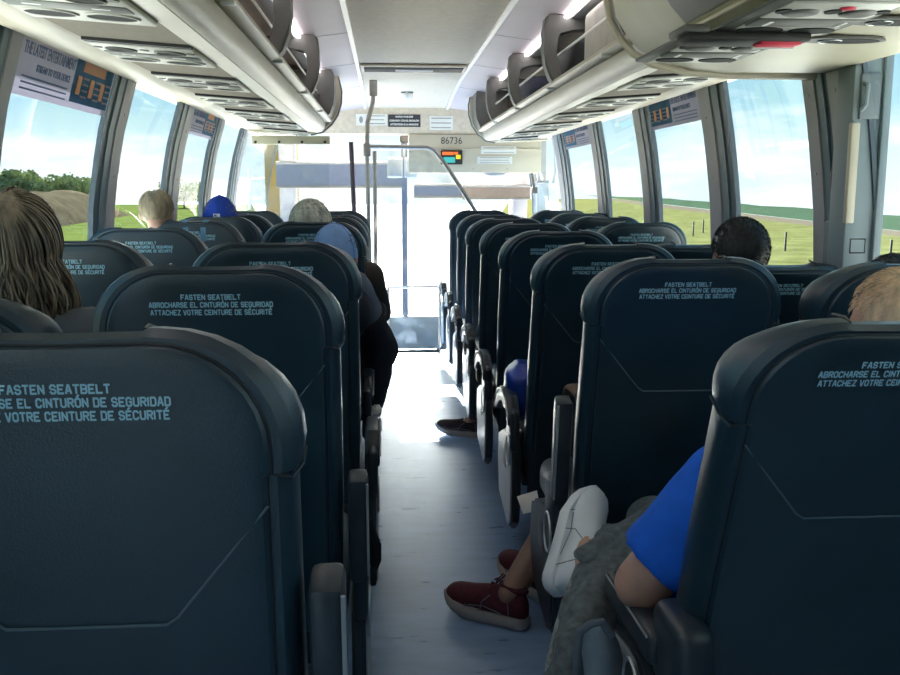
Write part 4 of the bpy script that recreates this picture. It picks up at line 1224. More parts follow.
def person(label, seat_x, hy, head, opts, group=None):
    """head: world centre of the skull.  Seat x, hinge depth hy."""
    g = opts.get
    root = empty('person', (seat_x, hy + 0.2, 0.48), label, 'person', group)
    off = -root.location
    head = Vector(head)
    S = g('s', 1.0)
    skin = g('skin', SKIN)
    pel = Vector(g('pelvis', (seat_x, hy + 0.21, 0.575)))
    tilt = Vector(g('head_up', (0, -0.04, 1))).normalized()
    neck = Vector(g('neck', head - tilt * 0.175 * S + Vector((0, -0.03, 0))))
    lat = Vector(g('lateral', (1, 0, 0))).normalized()
    up = (neck - pel).normalized()
    shw = 0.165 * S
    j = {}
    for s, nm in ((-1, 'l'), (1, 'r')):
        j['sh' + nm] = Vector(g('sh' + nm, neck + lat * s * shw - up * 0.065 * S))
        j['el' + nm] = Vector(g('el' + nm, j['sh' + nm] + Vector((s * 0.035, 0.13, -0.24)) * S))
        j['wr' + nm] = Vector(g('wr' + nm, (pel.x + s * 0.10, pel.y + 0.22, 0.68)))
        j['hip' + nm] = pel + Vector((s * 0.085, 0.02, 0.0))
        j['kn' + nm] = Vector(g('kn' + nm, (pel.x + s * 0.105, hy + 0.59, 0.55)))
        j['an' + nm] = Vector(g('an' + nm, (pel.x + s * 0.105, hy + 0.60, 0.105)))
        j['toe' + nm] = Vector(g('toe' + nm, j['an' + nm] + Vector((0, 0.08, -0.06))))
    chest = pel.lerp(neck, 0.68); waist = pel.lerp(neck, 0.34)
    K = g('k', 1.0)
    def torso(b, inf):
        fr_ = frame(Vector((0, 1, 0)), up)
        x_ = lat
        rot = Matrix((x_, up.cross(x_).normalized(), up)).transposed()
        ell_b(b, pel, (0.165 * S * K + inf, 0.125 * S * K + inf, 0.13 * S + inf), rot)
        ell_b(b, waist, (0.145 * S * K + inf, 0.11 * S * K + inf, 0.17 * S + inf), rot)
        ell_b(b, chest, (0.165 * S * K + inf, 0.115 * S * K + inf, 0.17 * S + inf), rot)
        ell_b(b, neck - up * 0.07 * S, (0.15 * S + inf, 0.075 * S + inf, 0.065 * S + inf), rot)
    def arm(b, nm, inf, lower=True, upto=1.0):
        A, E, Wr = j['sh' + nm], j['el' + nm], j['wr' + nm]
        cap_seg(b, neck - up * 0.075 * S + (A - neck) * 0.35, 0.062 * S + inf, A, 0.058 * S + inf)
        e2 = A.lerp(E, upto)
        AK = S * g('armk', 1.0)
        cap_seg(b, A, 0.056 * AK + inf, e2, (0.056 - 0.014 * upto) * AK + inf, False, upto < 1)
        if lower: cap_seg(b, E, 0.042 * AK + inf, Wr, 0.027 * S + inf, False, inf > 0)
    def leg(b, nm, inf, upto=1.0):
        H, Kn, A = j['hip' + nm], j['kn' + nm], j['an' + nm]
        cap_seg(b, H, 0.085 * S + inf, Kn, 0.056 * S + inf)
        m_ = Kn.lerp(A, 0.3); LK = S * g('legk', 1.0)
        cap_seg(b, Kn, 0.052 * S + inf, m_, 0.054 * LK + inf); cap_seg(b, m_, 0.054 * LK + inf, Kn.lerp(A, upto), (0.036 + 0.014 * (1 - upto)) * LK + inf, False, inf > 0)
    # body: one fused surface
    b = bmesh.new()
    torso(b, 0)
    for nm in 'lr':
        arm(b, nm, 0); leg(b, nm, 0)
        cap_seg(b, j['an' + nm], 0.036 * S, j['toe' + nm], 0.03 * S)
        hand(b, j['wr' + nm], (j['wr' + nm] - j['el' + nm]).normalized() + Vector((0, 0.4, -0.2)), (0, 0, 1), 1 if nm == 'l' else -1)
    cap_seg(b, neck - tilt * 0.03, 0.056 * S, head - tilt * 0.05 * S, 0.052 * S)
    hx = Vector(g('head_x', (1, 0, 0))); hx = (hx - tilt * hx.dot(tilt)).normalized(); fw = tilt.cross(hx).normalized()
    hr_ = Matrix((hx, fw, tilt)).transposed()
    HS = g('hs', 1.0)
    def HT(x, y, z): return head + hr_ @ (Vector((x, y, z)) * HS)
    ell_b(b, HT(0, 0, 0.015), (0.076 * HS, 0.094 * HS, 0.092 * HS), hr_)
    ell_b(b, HT(0, 0.028, -0.055), (0.056 * HS, 0.062 * HS, 0.066 * HS), hr_)
    ell_b(b, HT(0, 0.098, -0.022), (0.012 * HS, 0.018 * HS, 0.022 * HS), hr_)
    ell_b(b, HT(0, 0.082, 0.012), (0.05 * HS, 0.014 * HS, 0.012 * HS), hr_)
    for s in (-1, 1):
        ell_b(b, HT(s * 0.079, -0.005, -0.012), (0.011 * HS, 0.020 * HS, 0.030 * HS), hr_)
    bo = fuse('body', b, skin, root, 0.009, 4); bo.location = off
    q = MB()
    for s in (-1, 1): q.ell(HT(s * 0.031, 0.083, 0.0), (0.012, 0.009, 0.008), hr_)
    q.build('eye', M['white'], bo)
    q = MB(); q.ell(HT(0, 0.084, -0.058), (0.022, 0.009, 0.006), hr_); q.build('mouth', mat('lip', (0.35, 0.12, 0.11), 0.5) if 'lip' not in bpy.data.materials else bpy.data.materials['lip'], bo)
    # clothes
    b = bmesh.new(); torso(b, 0.013)
    sl = g('sleeve', 1.0)
    for nm in 'lr': arm(b, nm, g('bulk', 0.013), sl >= 1.0, min(1.0, sl) if sl < 1 else 1.0)
    fuse('shirt' if sl < 1 else 'jacket', b, g('top'), root, 0.012, 2, g('wrinkle', 0.004)).location = off
    b = bmesh.new()
    ell_b(b, pel + Vector((0, 0.02, -0.01)), (0.175 * S * K, 0.135 * S, 0.115 * S))
    for nm in 'lr': leg(b, nm, 0.012, g('leg' + nm, g('leg', 0.94)))
    fuse('trousers', b, g('bottom'), root, 0.012, 2, 0.004).location = off
    for nm in 'lr':
        if g('shoe' + nm): 
            h_, t__, u_ = g('shoe' + nm); so = shoe(root, h_, t__, u_, g('shoem'), g('solem', M['rubber']), laces=g('lacem', M['white']), hk=g('hk', 1.0))
        else:
            an = j['an' + nm]; so = shoe(root, (an.x, an.y - 0.06, 0.003), (an.x, an.y + 0.2, 0.003), (0, 0, 1), g('shoem', M['black_cloth']), M['rubber'], laces=M['arm'])
        so.location = off
    # hair
    hair = g('hair')
    if hair:
        col, kind = hair
        rnd = random.Random(hash(label) % 1000 if False else len(label))
        q = MB()
        def hfn(p):
            if p.y > 0.1 and p.z < 0.45:            # hairline over the brow
                p = p * 0.90
            if p.z < -0.55: p = p * 0.92
            return p
        q.ell(HT(0, -0.006, 0.022), (0.0825 * HS, 0.0985 * HS, 0.0935 * HS), hr_, 28, 18, hfn)
        ho_ = q.build('hair', col, root, 80); ho_.location = off
        crown = Vector((0.1, -0.55, 0.83)).normalized()
        q = MB()
        nstr = {'long': 900, 'short': 1500, 'wavy': 1200, 'curly': 1700}[kind]
        for i in range(nstr):
            u = rnd.uniform(-0.45, 1); ph = rnd.uniform(0, 2 * math.pi)
            r0 = math.sqrt(max(0, 1 - u * u)); n_ = Vector((r0 * math.cos(ph), r0 * math.sin(ph), u))
            if n_.y > 0.35 and n_.z < 0.35: continue
            if n_.z < -0.1 and n_.y > 0.0: continue
            fl = (n_ - crown); fl = (fl - n_ * fl.dot(n_))
            if fl.length < 1e-3: continue
            fl.normalize()
            jit = Vector((rnd.gauss(0, 1), rnd.gauss(0, 1), rnd.gauss(0, 1))); jit = (jit - n_ * jit.dot(n_))
            pts = []
            base = Vector((n_.x * 0.0815, n_.y * 0.0975, n_.z * 0.0925 + 0.022)); 
            if kind == 'curly':
                pp = base.copy(); d0 = jit.normalized()
                for k in range(4):
                    a = k * 1.9
                    pts.append(pp + n_ * 0.004 * k * 0.6 + d0 * 0.003 * math.cos(a) + n_.cross(d0) * 0.003 * math.sin(a))
                rad = [0.0011] * 4
            elif kind == 'short':
                ln = rnd.uniform(0.012, 0.022)
                for k in range(4): pts.append(base + fl * ln * k / 3 + jit * 0.0012 * k + n_ * (0.0045 * math.sin(k / 3 * 1.8)) - n_ * 0.001)
                rad = [0.0011, 0.001, 0.0008, 0.0003]
            elif kind == 'wavy':
                ln = rnd.uniform(0.03, 0.06); w_ = rnd.uniform(0, 6)
                cc = Vector((0, 0, 0.022))
                for k in range(6):
                    f_ = k / 5
                    p_ = base + fl * ln * f_ + jit * 0.006 * math.sin(f_ * 4 + w_) * f_
                    dd = (p_ - cc); e_ = math.sqrt((dd.x / 0.0815) ** 2 + (dd.y / 0.0975) ** 2 + (dd.z / 0.0925) ** 2)
                    p_ = cc + dd / e_ * (1 + 0.10 * math.sin(f_ * 3.0) + rnd.uniform(0, .02))
                    pts.append(p_)
                rad = [0.0018, 0.002, 0.0018, 0.0015, 0.001, 0.0004]
            else:
                # long hair: over the skull, then falling to the shoulder with waves
                w_ = rnd.uniform(0, 6); amp = rnd.uniform(0.010, 0.024); endz = rnd.uniform(-0.25, -0.205)
                pos = base.copy(); d_ = fl.copy(); cc = Vector((0, 0, 0.0))
                az = math.atan2(n_.y, n_.x)
                outw = Vector((math.cos(az), math.sin(az), 0))
                vol = rnd.uniform(1.0, 1.22)
                for k in range(40):
                    pts.append(pos.copy())
                    if pos.z < endz: break
                    if pos.z > -0.02:
                        dd = Vector((pos.x / 0.0815 ** 2, pos.y / 0.0975 ** 2, (pos.z - .022) / 0.0925 ** 2)).normalized()
                        d_ = d_.lerp(Vector((0, 0, -1)), 0.10); d_ = (d_ - dd * d_.dot(dd)).normalized() + dd * 0.06 * vol
                    else:
                        fz = min(1, (-pos.z) / 0.2)
                        d_ = Vector((outw.x * (0.16 + 0.42 * fz), outw.y * 0.10, -1)).normalized()
                        tg = Vector((-outw.y, outw.x, 0))
                        d_ += tg * 0.45 * math.sin(k * 0.55 + w_) * amp / 0.012 * 0.6 + outw * 0.35 * math.sin(k * 0.5 + w_ * 1.7) * amp / 0.012 * 0.5
                    pos = pos + d_.normalized() * 0.0135
                if len(pts) < 4: continue
                rad = [0.0024] * (len(pts) - 2) + [0.0016, 0.0006]
            q.tube([HT(*(p_)) for p_ in pts], rad, 4, False)
        st = q.build('strands', col, ho_, 80)
    hat = g('cap')
    if hat:
        cm, emblem = hat
        q = MB(); rs = []
        for k in range(9):
            f_ = k / 8 * math.pi / 2
            rs.append([HT(0.089 * math.cos(f_) * math.cos(a * 2 * math.pi / 28) if k < 8 else 0.001 * math.cos(a * 2 * math.pi / 28), -0.004 + (0.105 * math.cos(f_) if k < 8 else 0.001) * math.sin(a * 2 * math.pi / 28), -0.005 + 0.128 * math.sin(f_) ** 0.9) for a in range(28)])
        q.rings(rs); co_ = q.build('cap', cm, root, 60); co_.location = off
        q = MB()
        for a in range(6):
            an_ = math.pi / 6 + a * math.pi / 3
            q.tube([HT(0.090 * math.cos(k / 8 * math.pi / 2) * math.cos(an_), -0.004 + 0.106 * math.cos(k / 8 * math.pi / 2) * math.sin(an_), -0.004 + 0.128 * math.sin(k / 8 * math.pi / 2) ** 0.9) for k in range(9)], 0.0012, 5)
        q.build('panel_seam', cm, co_)
        q = MB(); q.ell(HT(0, -0.004, 0.124), (0.008, 0.008, 0.005), hr_); q.build('button', cm, co_)
        q = MB(); rs = []
        for z in (-0.006, 0.0):
            rs.append([HT(0.078 * math.cos(a), 0.085 + 0.075 * max(0.0, math.sin(a)) ** 0.8 * 1.0 - (0.02 if math.sin(a) < 0 else 0), z - 0.012) for a in [i * 2 * math.pi / 24 for i in range(24)]])
        q.rings(rs); q.build('brim', cm, co_)
        if emblem:
            q = MB(); zc = 0.028
            q.box(-0.017, 0.017, -0.003, 0.003, -0.009, 0.009, 0.003)
            for v in q.bm.verts: v.co = HT(v.co.x, v.co.y - 0.1065, v.co.z + zc)
            e_ = q.build('emblem', M['white'], co_)
            q = MB(); q.box(-0.011, -0.002, -0.001, 0.001, -0.005, 0.005, 0.001); q.box(0.001, 0.004, -0.001, 0.001, -0.006, 0.006)
            for v in q.bm.verts: v.co = HT(v.co.x, v.co.y - 0.1105, v.co.z + zc)
            q.build('emblem_mark', cm, e_)
    for ex in g('extra', []):
        ex(root, off, j)
    return root

C_ = lambda n, c, **k: mat(n, c, k.pop('rough', 0.85), var=k.pop('var', 0.2), vscale=k.pop('vs', 18), bump=0.3, bscale=350, **k)
cl_grey = C_('charcoal_shirt', (0.05, 0.055, 0.065)); cl_dark = C_('dark_trousers', (0.02, 0.022, 0.03)); cl_blue = C_('bright_blue_tshirt', (0.004, 0.13, 0.72), var=0.12)
cl_navy = C_('navy_jacket', (0.012, 0.016, 0.028)); cl_denim = C_('grey_denim', (0.10, 0.12, 0.17)); cl_brown = C_('dark_brown_jacket', (0.035, 0.026, 0.022))
cl_sweat = C_('grey_fleece', (0.12, 0.145, 0.155), var=0.35, vs=60); cl_white = C_('off_white_shirt', (0.5, 0.5, 0.48)); cl_green = C_('olive_shirt', (0.08, 0.09, 0.05))
royal = C_('royal_blue_cap', (0.012, 0.06, 0.42), var=0.1); pale = C_('light_blue_cap', (0.20, 0.34, 0.62), var=0.1)
h_wom = haircol('grey_brown_hair', (0.21, 0.165, 0.12), v=0.65); h_boy = haircol('sandy_hair', (0.30, 0.235, 0.15)); h_white = haircol('silver_hair', (0.66, 0.64, 0.56), v=0.5)
h_black = haircol('black_hair', (0.018, 0.02, 0.024), 0.55); h_blond = haircol('blond_hair', (0.68, 0.49, 0.33), v=0.35)
def hp(px, top, d, dz=0.117): 
    p = at_y(px, top, d); return Vector((p.x, d, p.z - dz))
LX_ = lambda i: left_seats[i].location.x
person('woman with long wavy grey-brown hair and charcoal shirt by the nearest left window', lwin[1].location.x, LH[1], hp(5, 189, 1.98, 0.118),
       dict(hair=(h_wom, 'long'), top=C_('slate_grey_shirt', (0.10, 0.11, 0.13)), bottom=cl_dark, s=0.98, neck=(at_y(12, 300, 1.96).x, 1.95, 1.055), shoem=M['black_cloth']))
person('person with short sandy hair by the left window, beyond the seat with two blue straps', lwin[4].location.x, LH[4], hp(155.5, 190.5, 4.32, 0.098),
       dict(hair=(h_boy, 'short'), top=cl_white, bottom=cl_dark, s=0.8, hs=0.90, neck=(-0.985, 4.3, 1.03), shl=(-1.07, 4.3, 0.98), ell=(-1.07, 4.4, 0.76), shr=(-0.86, 4.3, 0.98)))
person('person in a royal blue baseball cap with small white emblem, by the left windows', lwin[5].location.x, LH[5], hp(219.5, 195, 4.98, 0.127),
       dict(hair=(h_boy, 'short'), cap=(royal, True), top=cl_green, bottom=cl_dark, s=0.95))
def p5x(root, off, j):
    # grey shoulder of the jacket, strap and skirt hanging over the armrest
    b = bmesh.new(); A = j['shr']; E = j['elr']
    cap_seg(b, A + Vector((0, 0, 0.01)), 0.078, A.lerp(E, 0.45), 0.082, False, True)
    fuse('grey_sleeve', b, cl_denim, root, 0.012, 2, 0.006).location = off
    b = bmesh.new(); cap_seg(b, E + Vector((-0.01, -0.03, -0.02)), 0.075, E + Vector((-0.035, -0.03, -0.20)), 0.06); cap_seg(b, A.lerp(E, 0.35), 0.074, E, 0.084)
    fuse('jacket_skirt', b, cl_navy, root, 0.012, 2, 0.010).location = off
    q = MB(); m_ = A.lerp(E, 0.42); d = (E - A).normalized(); q.ring(tuple(m_), 0.088, 0.086, d, 0.012, 24); q.build('strap', M['black_cloth'], root).location = off
x3 = left_seats[3].location.x
person('person in a light blue cap and dark jacket, elbow out over the left aisle armrest', x3, LH[3], hp(334, 222.5, 3.55, 0.126),
       dict(hair=(h_black, 'short'), cap=(pale, False), top=cl_navy, bottom=cl_dark, s=0.95, bulk=0.02, shr=at_y(352, 292, 3.58), elr=at_y(379, 350, 3.74), wrr=(x3 + 0.06, 3.98, 0.63), extra=[p5x]))
x4 = left_seats[4].location.x
person('person with wavy silver hair and dark brown jacket on the left of the aisle', x4, LH[4], hp(310, 203, 4.42, 0.118),
       dict(hair=(h_white, 'wavy'), hs=1.12, top=cl_brown, bottom=cl_dark, s=1.0, bulk=0.022, shr=at_y(368, 277, 4.47), elr=at_y(379, 312, 4.62), wrr=(x4 + 0.06, 4.85, 0.64)))
person('man with short curly black hair by the right windows, head above a reclined seat', rwin[2].location.x, RH[2], hp(742, 222, 3.22, 0.118),
       dict(hair=(h_black, 'curly'), hs=1.14, skin=SKIN_D, top=cl_grey, bottom=cl_dark, s=0.9, neck=(at_y(742, 270, 3.2).x - .03, 3.18, 1.0)))
person('person with dark hair low against the rear right window, mostly hidden by a seat', rwin[1].location.x, RH[1], hp(897, 253, 2.36, 0.118) + Vector((0.0, 0, 0)),
       dict(hair=(h_black, 'short'), top=cl_grey, bottom=cl_dark, s=0.8, neck=(1.22, 2.36, 0.86), shr=(1.31, 2.37, 0.82), elr=(1.31, 2.42, 0.65), wrr=(1.22, 2.60, 0.63)))
wsh = mat('white_leather_shoe', (0.76, 0.80, 0.85), 0.4, var=0.05, vscale=10)
sa = Vector((0.40, 0.72, 0.56)).normalized(); su = Vector((0.60, -0.62, 0.36)).normalized()
sh_ = at_y(548, 592, 1.93); st_ = sh_ + sa * 0.275
anr_ = sh_ + sa * 0.055 + su * 0.10
person('blond person in a bright blue T-shirt slumped in the nearest right aisle seat, legs crossed', right_seats[0].location.x, RH[0], at_y(893, 326, 1.74),
       dict(hair=(h_blond, 'short'), top=cl_blue, bottom=cl_sweat, sleeve=0.82, bulk=0.030, armk=1.22, k=1.05, wrinkle=0.006,
            neck=(0.84, 1.655, 0.905), head_up=(0.30, 0.05, 0.95), head_x=(0.95, 0, -0.3), lateral=(1, 0, 0.12),
            shl=at_y(736, 490, 1.57), ell=at_y(641, 584, 1.60), wrl=(0.68, 1.90, 0.60), shr=(0.965, 1.68, 0.88), elr=(1.0, 1.82, 0.66), wrr=(0.78, 1.98, 0.66),
            knl=(0.63, 2.08, 0.51), anl=(0.60, 2.10, 0.10), knr=(0.88, 2.02, 0.655), anr=anr_, toer=anr_ + sa * 0.08 - su * 0.04, shoem=wsh, solem=wsh, hk=1.12, legr=1.04,
            shoer=(sh_, st_, su), shoel=((0.60, 2.04, 0.003), (0.60, 2.30, 0.003), (0, 0, 1))))
mar = mat('maroon_knit_shoe', (0.075, 0.008, 0.016), 0.8, var=0.3, vscale=80, bump=0.4, bscale=300)
h1 = at_z(527, 628, 0.003); t1 = at_z(447, 607, 0.003); h1.y += .0
t1 = h1 + (t1 - h1).normalized() * 0.265
an1 = h1.lerp(t1, 0.22) + Vector((0, 0, 0.095))
x1_ = right_seats[1].location.x
sk_leg = mat('tan_skin', (0.26, 0.16, 0.12), 0.5, var=0.08, vscale=25)
person('person behind the second right aisle seat, bare shin and maroon sneaker in the aisle', x1_, RH[1], (x1_ + 0.1, RH[1] + 0.12, 0.98),
       dict(hair=(h_black, 'short'), skin=sk_leg, top=cl_grey, bottom=cl_dark, s=0.82, leg=0.12, knl=(0.72, RH[1] + 0.66, 0.50), anl=an1, toel=an1 + (t1 - h1).normalized() * 0.06 - Vector((0, 0, 0.045)),
            knr=(0.80, RH[1] + 0.60, 0.53), anr=(0.50, 2.80, 0.10), toer=(0.48, 2.85, 0.05), shoem=mar, lacem=mar, hk=1.22, legk=1.3, shoel=(h1, t1, (0, 0, 1)), shoer=((0.50, 2.74, 0.003), (0.40, 2.97, 0.003), (0, 0, 1)), pelvis=(x1_, RH[1] + 0.25, 0.56)))
x5 = right_seats[4].location.x
h2 = at_z(486, 437, 0.003); t2 = h2 + Vector((-0.24, 0.10, 0))
an2 = h2.lerp(t2, 0.25) + Vector((0, 0, 0.095))
person('person hidden in the fifth right aisle seat, dark shoe sticking out into the aisle', x5, RH[4], (x5 + 0.05, RH[4] + 0.12, 0.97),
       dict(hair=(h_black, 'short'), top=cl_grey, bottom=cl_dark, s=0.82, knl=(0.62, RH[4] + 0.55, 0.50), anl=an2, toel=an2 + Vector((-0.06, 0.02, -0.045)), shoem=C_('dark_plum_shoe', (0.03, 0.018, 0.022)), shoel=(h2, t2, (0, 0, 1))))

# ================================================================= LOOSE THINGS
bb = bag('nylon_bag', (0.525, RH[2] + 0.27, 0.572), (0.10, 0.13, 0.10), mat('shiny_blue_nylon', (0.012, 0.05, 0.36), 0.3, var=0.25, vscale=12), 'shiny blue nylon bag on the third right aisle seat', seed=3)
q = MB()
for k in range(3): q.tube([(-0.07, -0.06 + k * .05, 0.06 - k * .05), (-0.085, 0.0 + k * .02, 0.02 - k * .05), (-0.08, 0.06, -0.02 - k * .03)], 0.004, 5)
q.build('crease', bb.children[0].data.materials[0], bb.children[0])
def cloth_strip(name, secs, m, parent=None, thick=0.012, amp=0.008, ns=14.0):
    """secs: list of rows of points -> smooth thick cloth"""
    b = bmesh.new()
    rows = [[b.verts.new(p) for p in r_] for r_ in secs]
    for a, c in zip(rows, rows[1:]):
        for i in range(len(a) - 1): b.faces.new((a[i], a[i + 1], c[i + 1], c[i]))
    me = bpy.data.meshes.new(name); b.to_mesh(me); b.free()
    o = bpy.data.objects.new(name, me); COL.objects.link(o)
    s1 = o.modifiers.new('a', 'SUBSURF'); s1.levels = 3; s1.render_levels = 3
    so = o.modifiers.new('b', 'SOLIDIFY'); so.thickness = thick; so.offset = 0
    s2 = o.modifiers.new('c', 'SUBSURF'); s2.levels = 1
    dg = bpy.context.evaluated_depsgraph_get()
    m2 = bpy.data.meshes.new_from_object(o.evaluated_get(dg)); o.modifiers.clear(); o.data = m2
    for v in m2.vertices: v.co += v.normal * amp * noise.noise(v.co * ns)
    for p_ in m2.polygons: p_.use_smooth = True
    m2.materials.append(m)
    if parent: o.parent = parent
    return o
# grey fleece hanging from the lap over the armrest into the aisle
fl_ = [[at_y(x, y, d) for x, y, d in row] for row in (
    [(592, 530, 2.02), (610, 522, 2.0), (632, 530, 1.92), (650, 545, 1.86)],
    [(583, 556, 1.93), (602, 548, 1.90), (622, 556, 1.86), (640, 575, 1.82)],
    [(571, 588, 1.84), (592, 580, 1.80), (606, 588, 1.79), (622, 606, 1.78)],
    [(560, 622, 1.75), (578, 612, 1.70), (594, 622, 1.70), (606, 640, 1.70)],
    [(551, 660, 1.69), (566, 652, 1.64), (580, 660, 1.64), (590, 676, 1.64)],
    [(546, 700, 1.66), (560, 694, 1.61), (572, 702, 1.61), (580, 712, 1.61)],
    [(543, 760, 1.63), (556, 755, 1.58), (566, 762, 1.58), (574, 770, 1.58)])]
fz = cloth_strip('fleece_jacket', fl_, cl_sweat, None, 0.022, 0.010, 22.0)
tag(fz, 'grey fleece jacket draped over the armrest beside the bright blue T-shirt', 'jacket')
q = MB(); pts = [r_[0] + Vector((-0.004, -0.006, 0.002)) for r_ in fl_[1:]]
q.tube(pts, 0.007, 7); o = q.build('hem', mat('pale_fleece_hem', (0.26, 0.29, 0.29), 0.9, var=0.4, vscale=90), fz)
# pale bag beside the seat
pb = empty('tote_bag', at_y(598, 690, 1.62), 'pale blue-grey cloth bag hanging beside the nearest right armrest', 'bag')
b0 = [[at_y(x, y, d) for x, y, d in row] for row in (
    [(584, 634, 1.66), (598, 620, 1.60), (612, 636, 1.64)], [(580, 660, 1.68), (600, 650, 1.57), (622, 664, 1.64)], [(580, 700, 1.68), (602, 695, 1.55), (628, 705, 1.64)], [(582, 800, 1.68), (604, 800, 1.55), (630, 800, 1.64)])]
cloth_strip('bag_panel', b0, mat('pale_blue_cotton', (0.23, 0.30, 0.36), 0.85, var=0.1), pb, 0.02, 0.005).location = -pb.location
q = MB(); q.tube([at_y(x, y, 1.57) for x, y in ((577, 680), (577, 655), (580, 632), (590, 624), (602, 622), (612, 636))], 0.008, 8); q.build('handle', mat('slate_cotton', (0.10, 0.14, 0.18), 0.85, var=0.1), pb).location = -pb.location
# paper tucked by the third right aisle seat
a = at_y(518, 494, 2.88); c = at_y(538, 512, 2.86)
q = MB(); q.rings([[at_y(517, 497, 2.87), at_y(537, 491, 2.84), at_y(541, 510, 2.80), at_y(523, 514, 2.83)], [p_ + Vector((0, 0.004, 0.001)) for p_ in (at_y(517, 497, 2.87), at_y(537, 491, 2.84), at_y(541, 510, 2.80), at_y(523, 514, 2.83))]])
tag(q.build('paper_sheet', M['paper']), 'small white paper tucked low beside the third right aisle seat', 'paper')
# light plastic below the dark jacket
pw = at_y(379, 410, 3.62)
q = MB(); q.ell((pw.x - 0.012, pw.y, pw.z - 0.005), (0.024, 0.05, 0.028), None, 14, 10, lambda p_: p_ * (1 + .2 * noise.noise(p_ * 2)))
tag(q.build('plastic_bag', M['paper']), 'small white plastic bag under the dark jacket by the left aisle armrest', 'bag')
# strap with buckle hanging beside the second left seat
sb = empty('seat_belt', at_y(372, 560, 2.2), 'black seat belt strap hanging into the aisle beside the second left seat', 'seat belt')
q = MB(); q.tube([at_y(x, y, 2.2) for x, y in ((368, 520), (373, 532), (378, 545), (378, 560), (372, 574), (370, 582))], 0.0085, 8); q.tube([at_y(x, y, 2.21) for x, y in ((369, 530), (371, 545), (373, 560), (371, 576))], 0.008, 8)
q.build('strap', M['black_cloth'], sb).location = -sb.location
q = MB(); c = at_y(370, 574, 2.2); q.box(c.x - 0.016, c.x + 0.016, c.y - 0.01, c.y + 0.01, c.z - 0.03, c.z + 0.02, 0.006); q.build('buckle', M['black'], sb).location = -sb.location
# two blue straps over the top of one left window seat
bs = lwin[4]
def strap_path(xa, xb):
    t_ = bs.children[0].rotation_euler[0]
    for ch in bs.children:
        if ch.name.startswith('backrest'): t_ = ch.rotation_euler[0]
    xl = at_y(xa, 216, LH[4] - .05).x; xl2 = at_y(xb, 232, LH[4] - .05).x
    out = []
    for x, (y, z) in zip((xl, xl, xl, xl, (xl + xl2) / 2, xl2, xl2), ((0.118, BL - 0.12), (0.098, BL - 0.060), (0.066, BL - 0.030), (0.034, BL - 0.008), (0.010, BL - 0.004), (0.001, BL - 0.04), (-0.003, BL - 0.10))):
        yy, zz = rot_pt(y, z, t_, LH[4]); out.append(Vector((x, yy, zz)))
    return out
q = MB(); stm = mat('sky_blue_webbing', (0.13, 0.27, 0.42), 0.7, var=0.1)
for (xa, xb) in ((177, 181.5), (205, 199.5)):
    ya = at_y(xa, 218, 4.07)
    mb_ = strap_path(xa, xb)
    rs = []
    for p_ in mb_: rs.append([p_ + Vector((-0.012, -0.004, 0.004)), p_ + Vector((0.012, -0.004, 0.004)), p_ + Vector((0.012, 0.002, -0.001)), p_ + Vector((-0.012, 0.002, -0.001))])
    q2 = MB(); q2.rings(rs)
    tag(q2.build('bag_strap', stm), 'sky blue webbing strap over a left window seat top, ' + ('left one of the pair' if xa < 190 else 'right one of the pair'), 'strap', 'blue straps over the seat top')
q.bm.free()

# ================================================================= OUTSIDE
def gmat(name, c, v=0.2, sc_=0.3):
    return mat(name, c, 1.0, spec=0.0, var=v, vscale=sc_)
GZ = -1.45
def quad(name, pts, m):
    q = MB(); vs = [q.bm.verts.new(p) for p in pts]; q.bm.faces.new(vs)
    o = q.build(name, m); o['kind'] = 'structure'; return o
quad('ground_concrete', [(-9, -40, GZ), (8, -40, GZ), (8, 70, GZ), (22, 170, GZ), (-24, 170, GZ), (-9, 70, GZ)], gmat('sunlit_concrete', (0.62, 0.61, 0.58), 0.08, 0.5))  # pavement ahead; unseen pale strip beside the bus added to bounce sun onto ceiling
quad('ground_grass_right', [(8, -40, GZ), (27, -40, GZ), (27, 30, GZ), (44, 160, GZ), (60, 260, GZ), (36, 260, GZ), (22, 170, GZ), (8, 70, GZ)], gmat('yellow_green_grass', (0.062, 0.066, 0.027), 0.3, 0.6))
quad('ground_road_right', [(27, -40, GZ), (29.5, -40, GZ), (29.5, 30, GZ), (49, 160, GZ), (66, 260, GZ), (60, 260, GZ), (44, 160, GZ), (27, 30, GZ)], gmat('pale_dirt_road', (0.062, 0.054, 0.042), 0.1, 0.4))
q = MB(); rows = []
for y in range(-60, 420, 12):
    r_ = []
    for (x, z) in ((29.5, GZ), (40, -1.85), (52, -2.35), (62, -2.75), (75, -4.2), (95, -8)):
        xx = x + max(0, y - 30) * 0.155
        r_.append(Vector((xx, y, z + (0.5 * noise.noise(Vector((xx * .03, y * .03, 0))) if x > 45 else 0))))
    rows.append([q.bm.verts.new(p_) for p_ in r_])
for a, c in zip(rows, rows[1:]):
    for i in range(len(a) - 1): q.bm.faces.new((a[i], a[i + 1], c[i + 1], c[i]))
struct(q.build('ground_hill_right', gmat('hill_green', (0.024, 0.040, 0.026), 0.15, 0.2)))
quad('ground_grass_left', [(-9, -40, GZ), (-9, 70, GZ), (-24, 170, GZ), (-140, 170, GZ), (-140, -40, GZ)], gmat('green_grass', (0.042, 0.055, 0.016), 0.25, 0.5))
q = MB(); rows = []
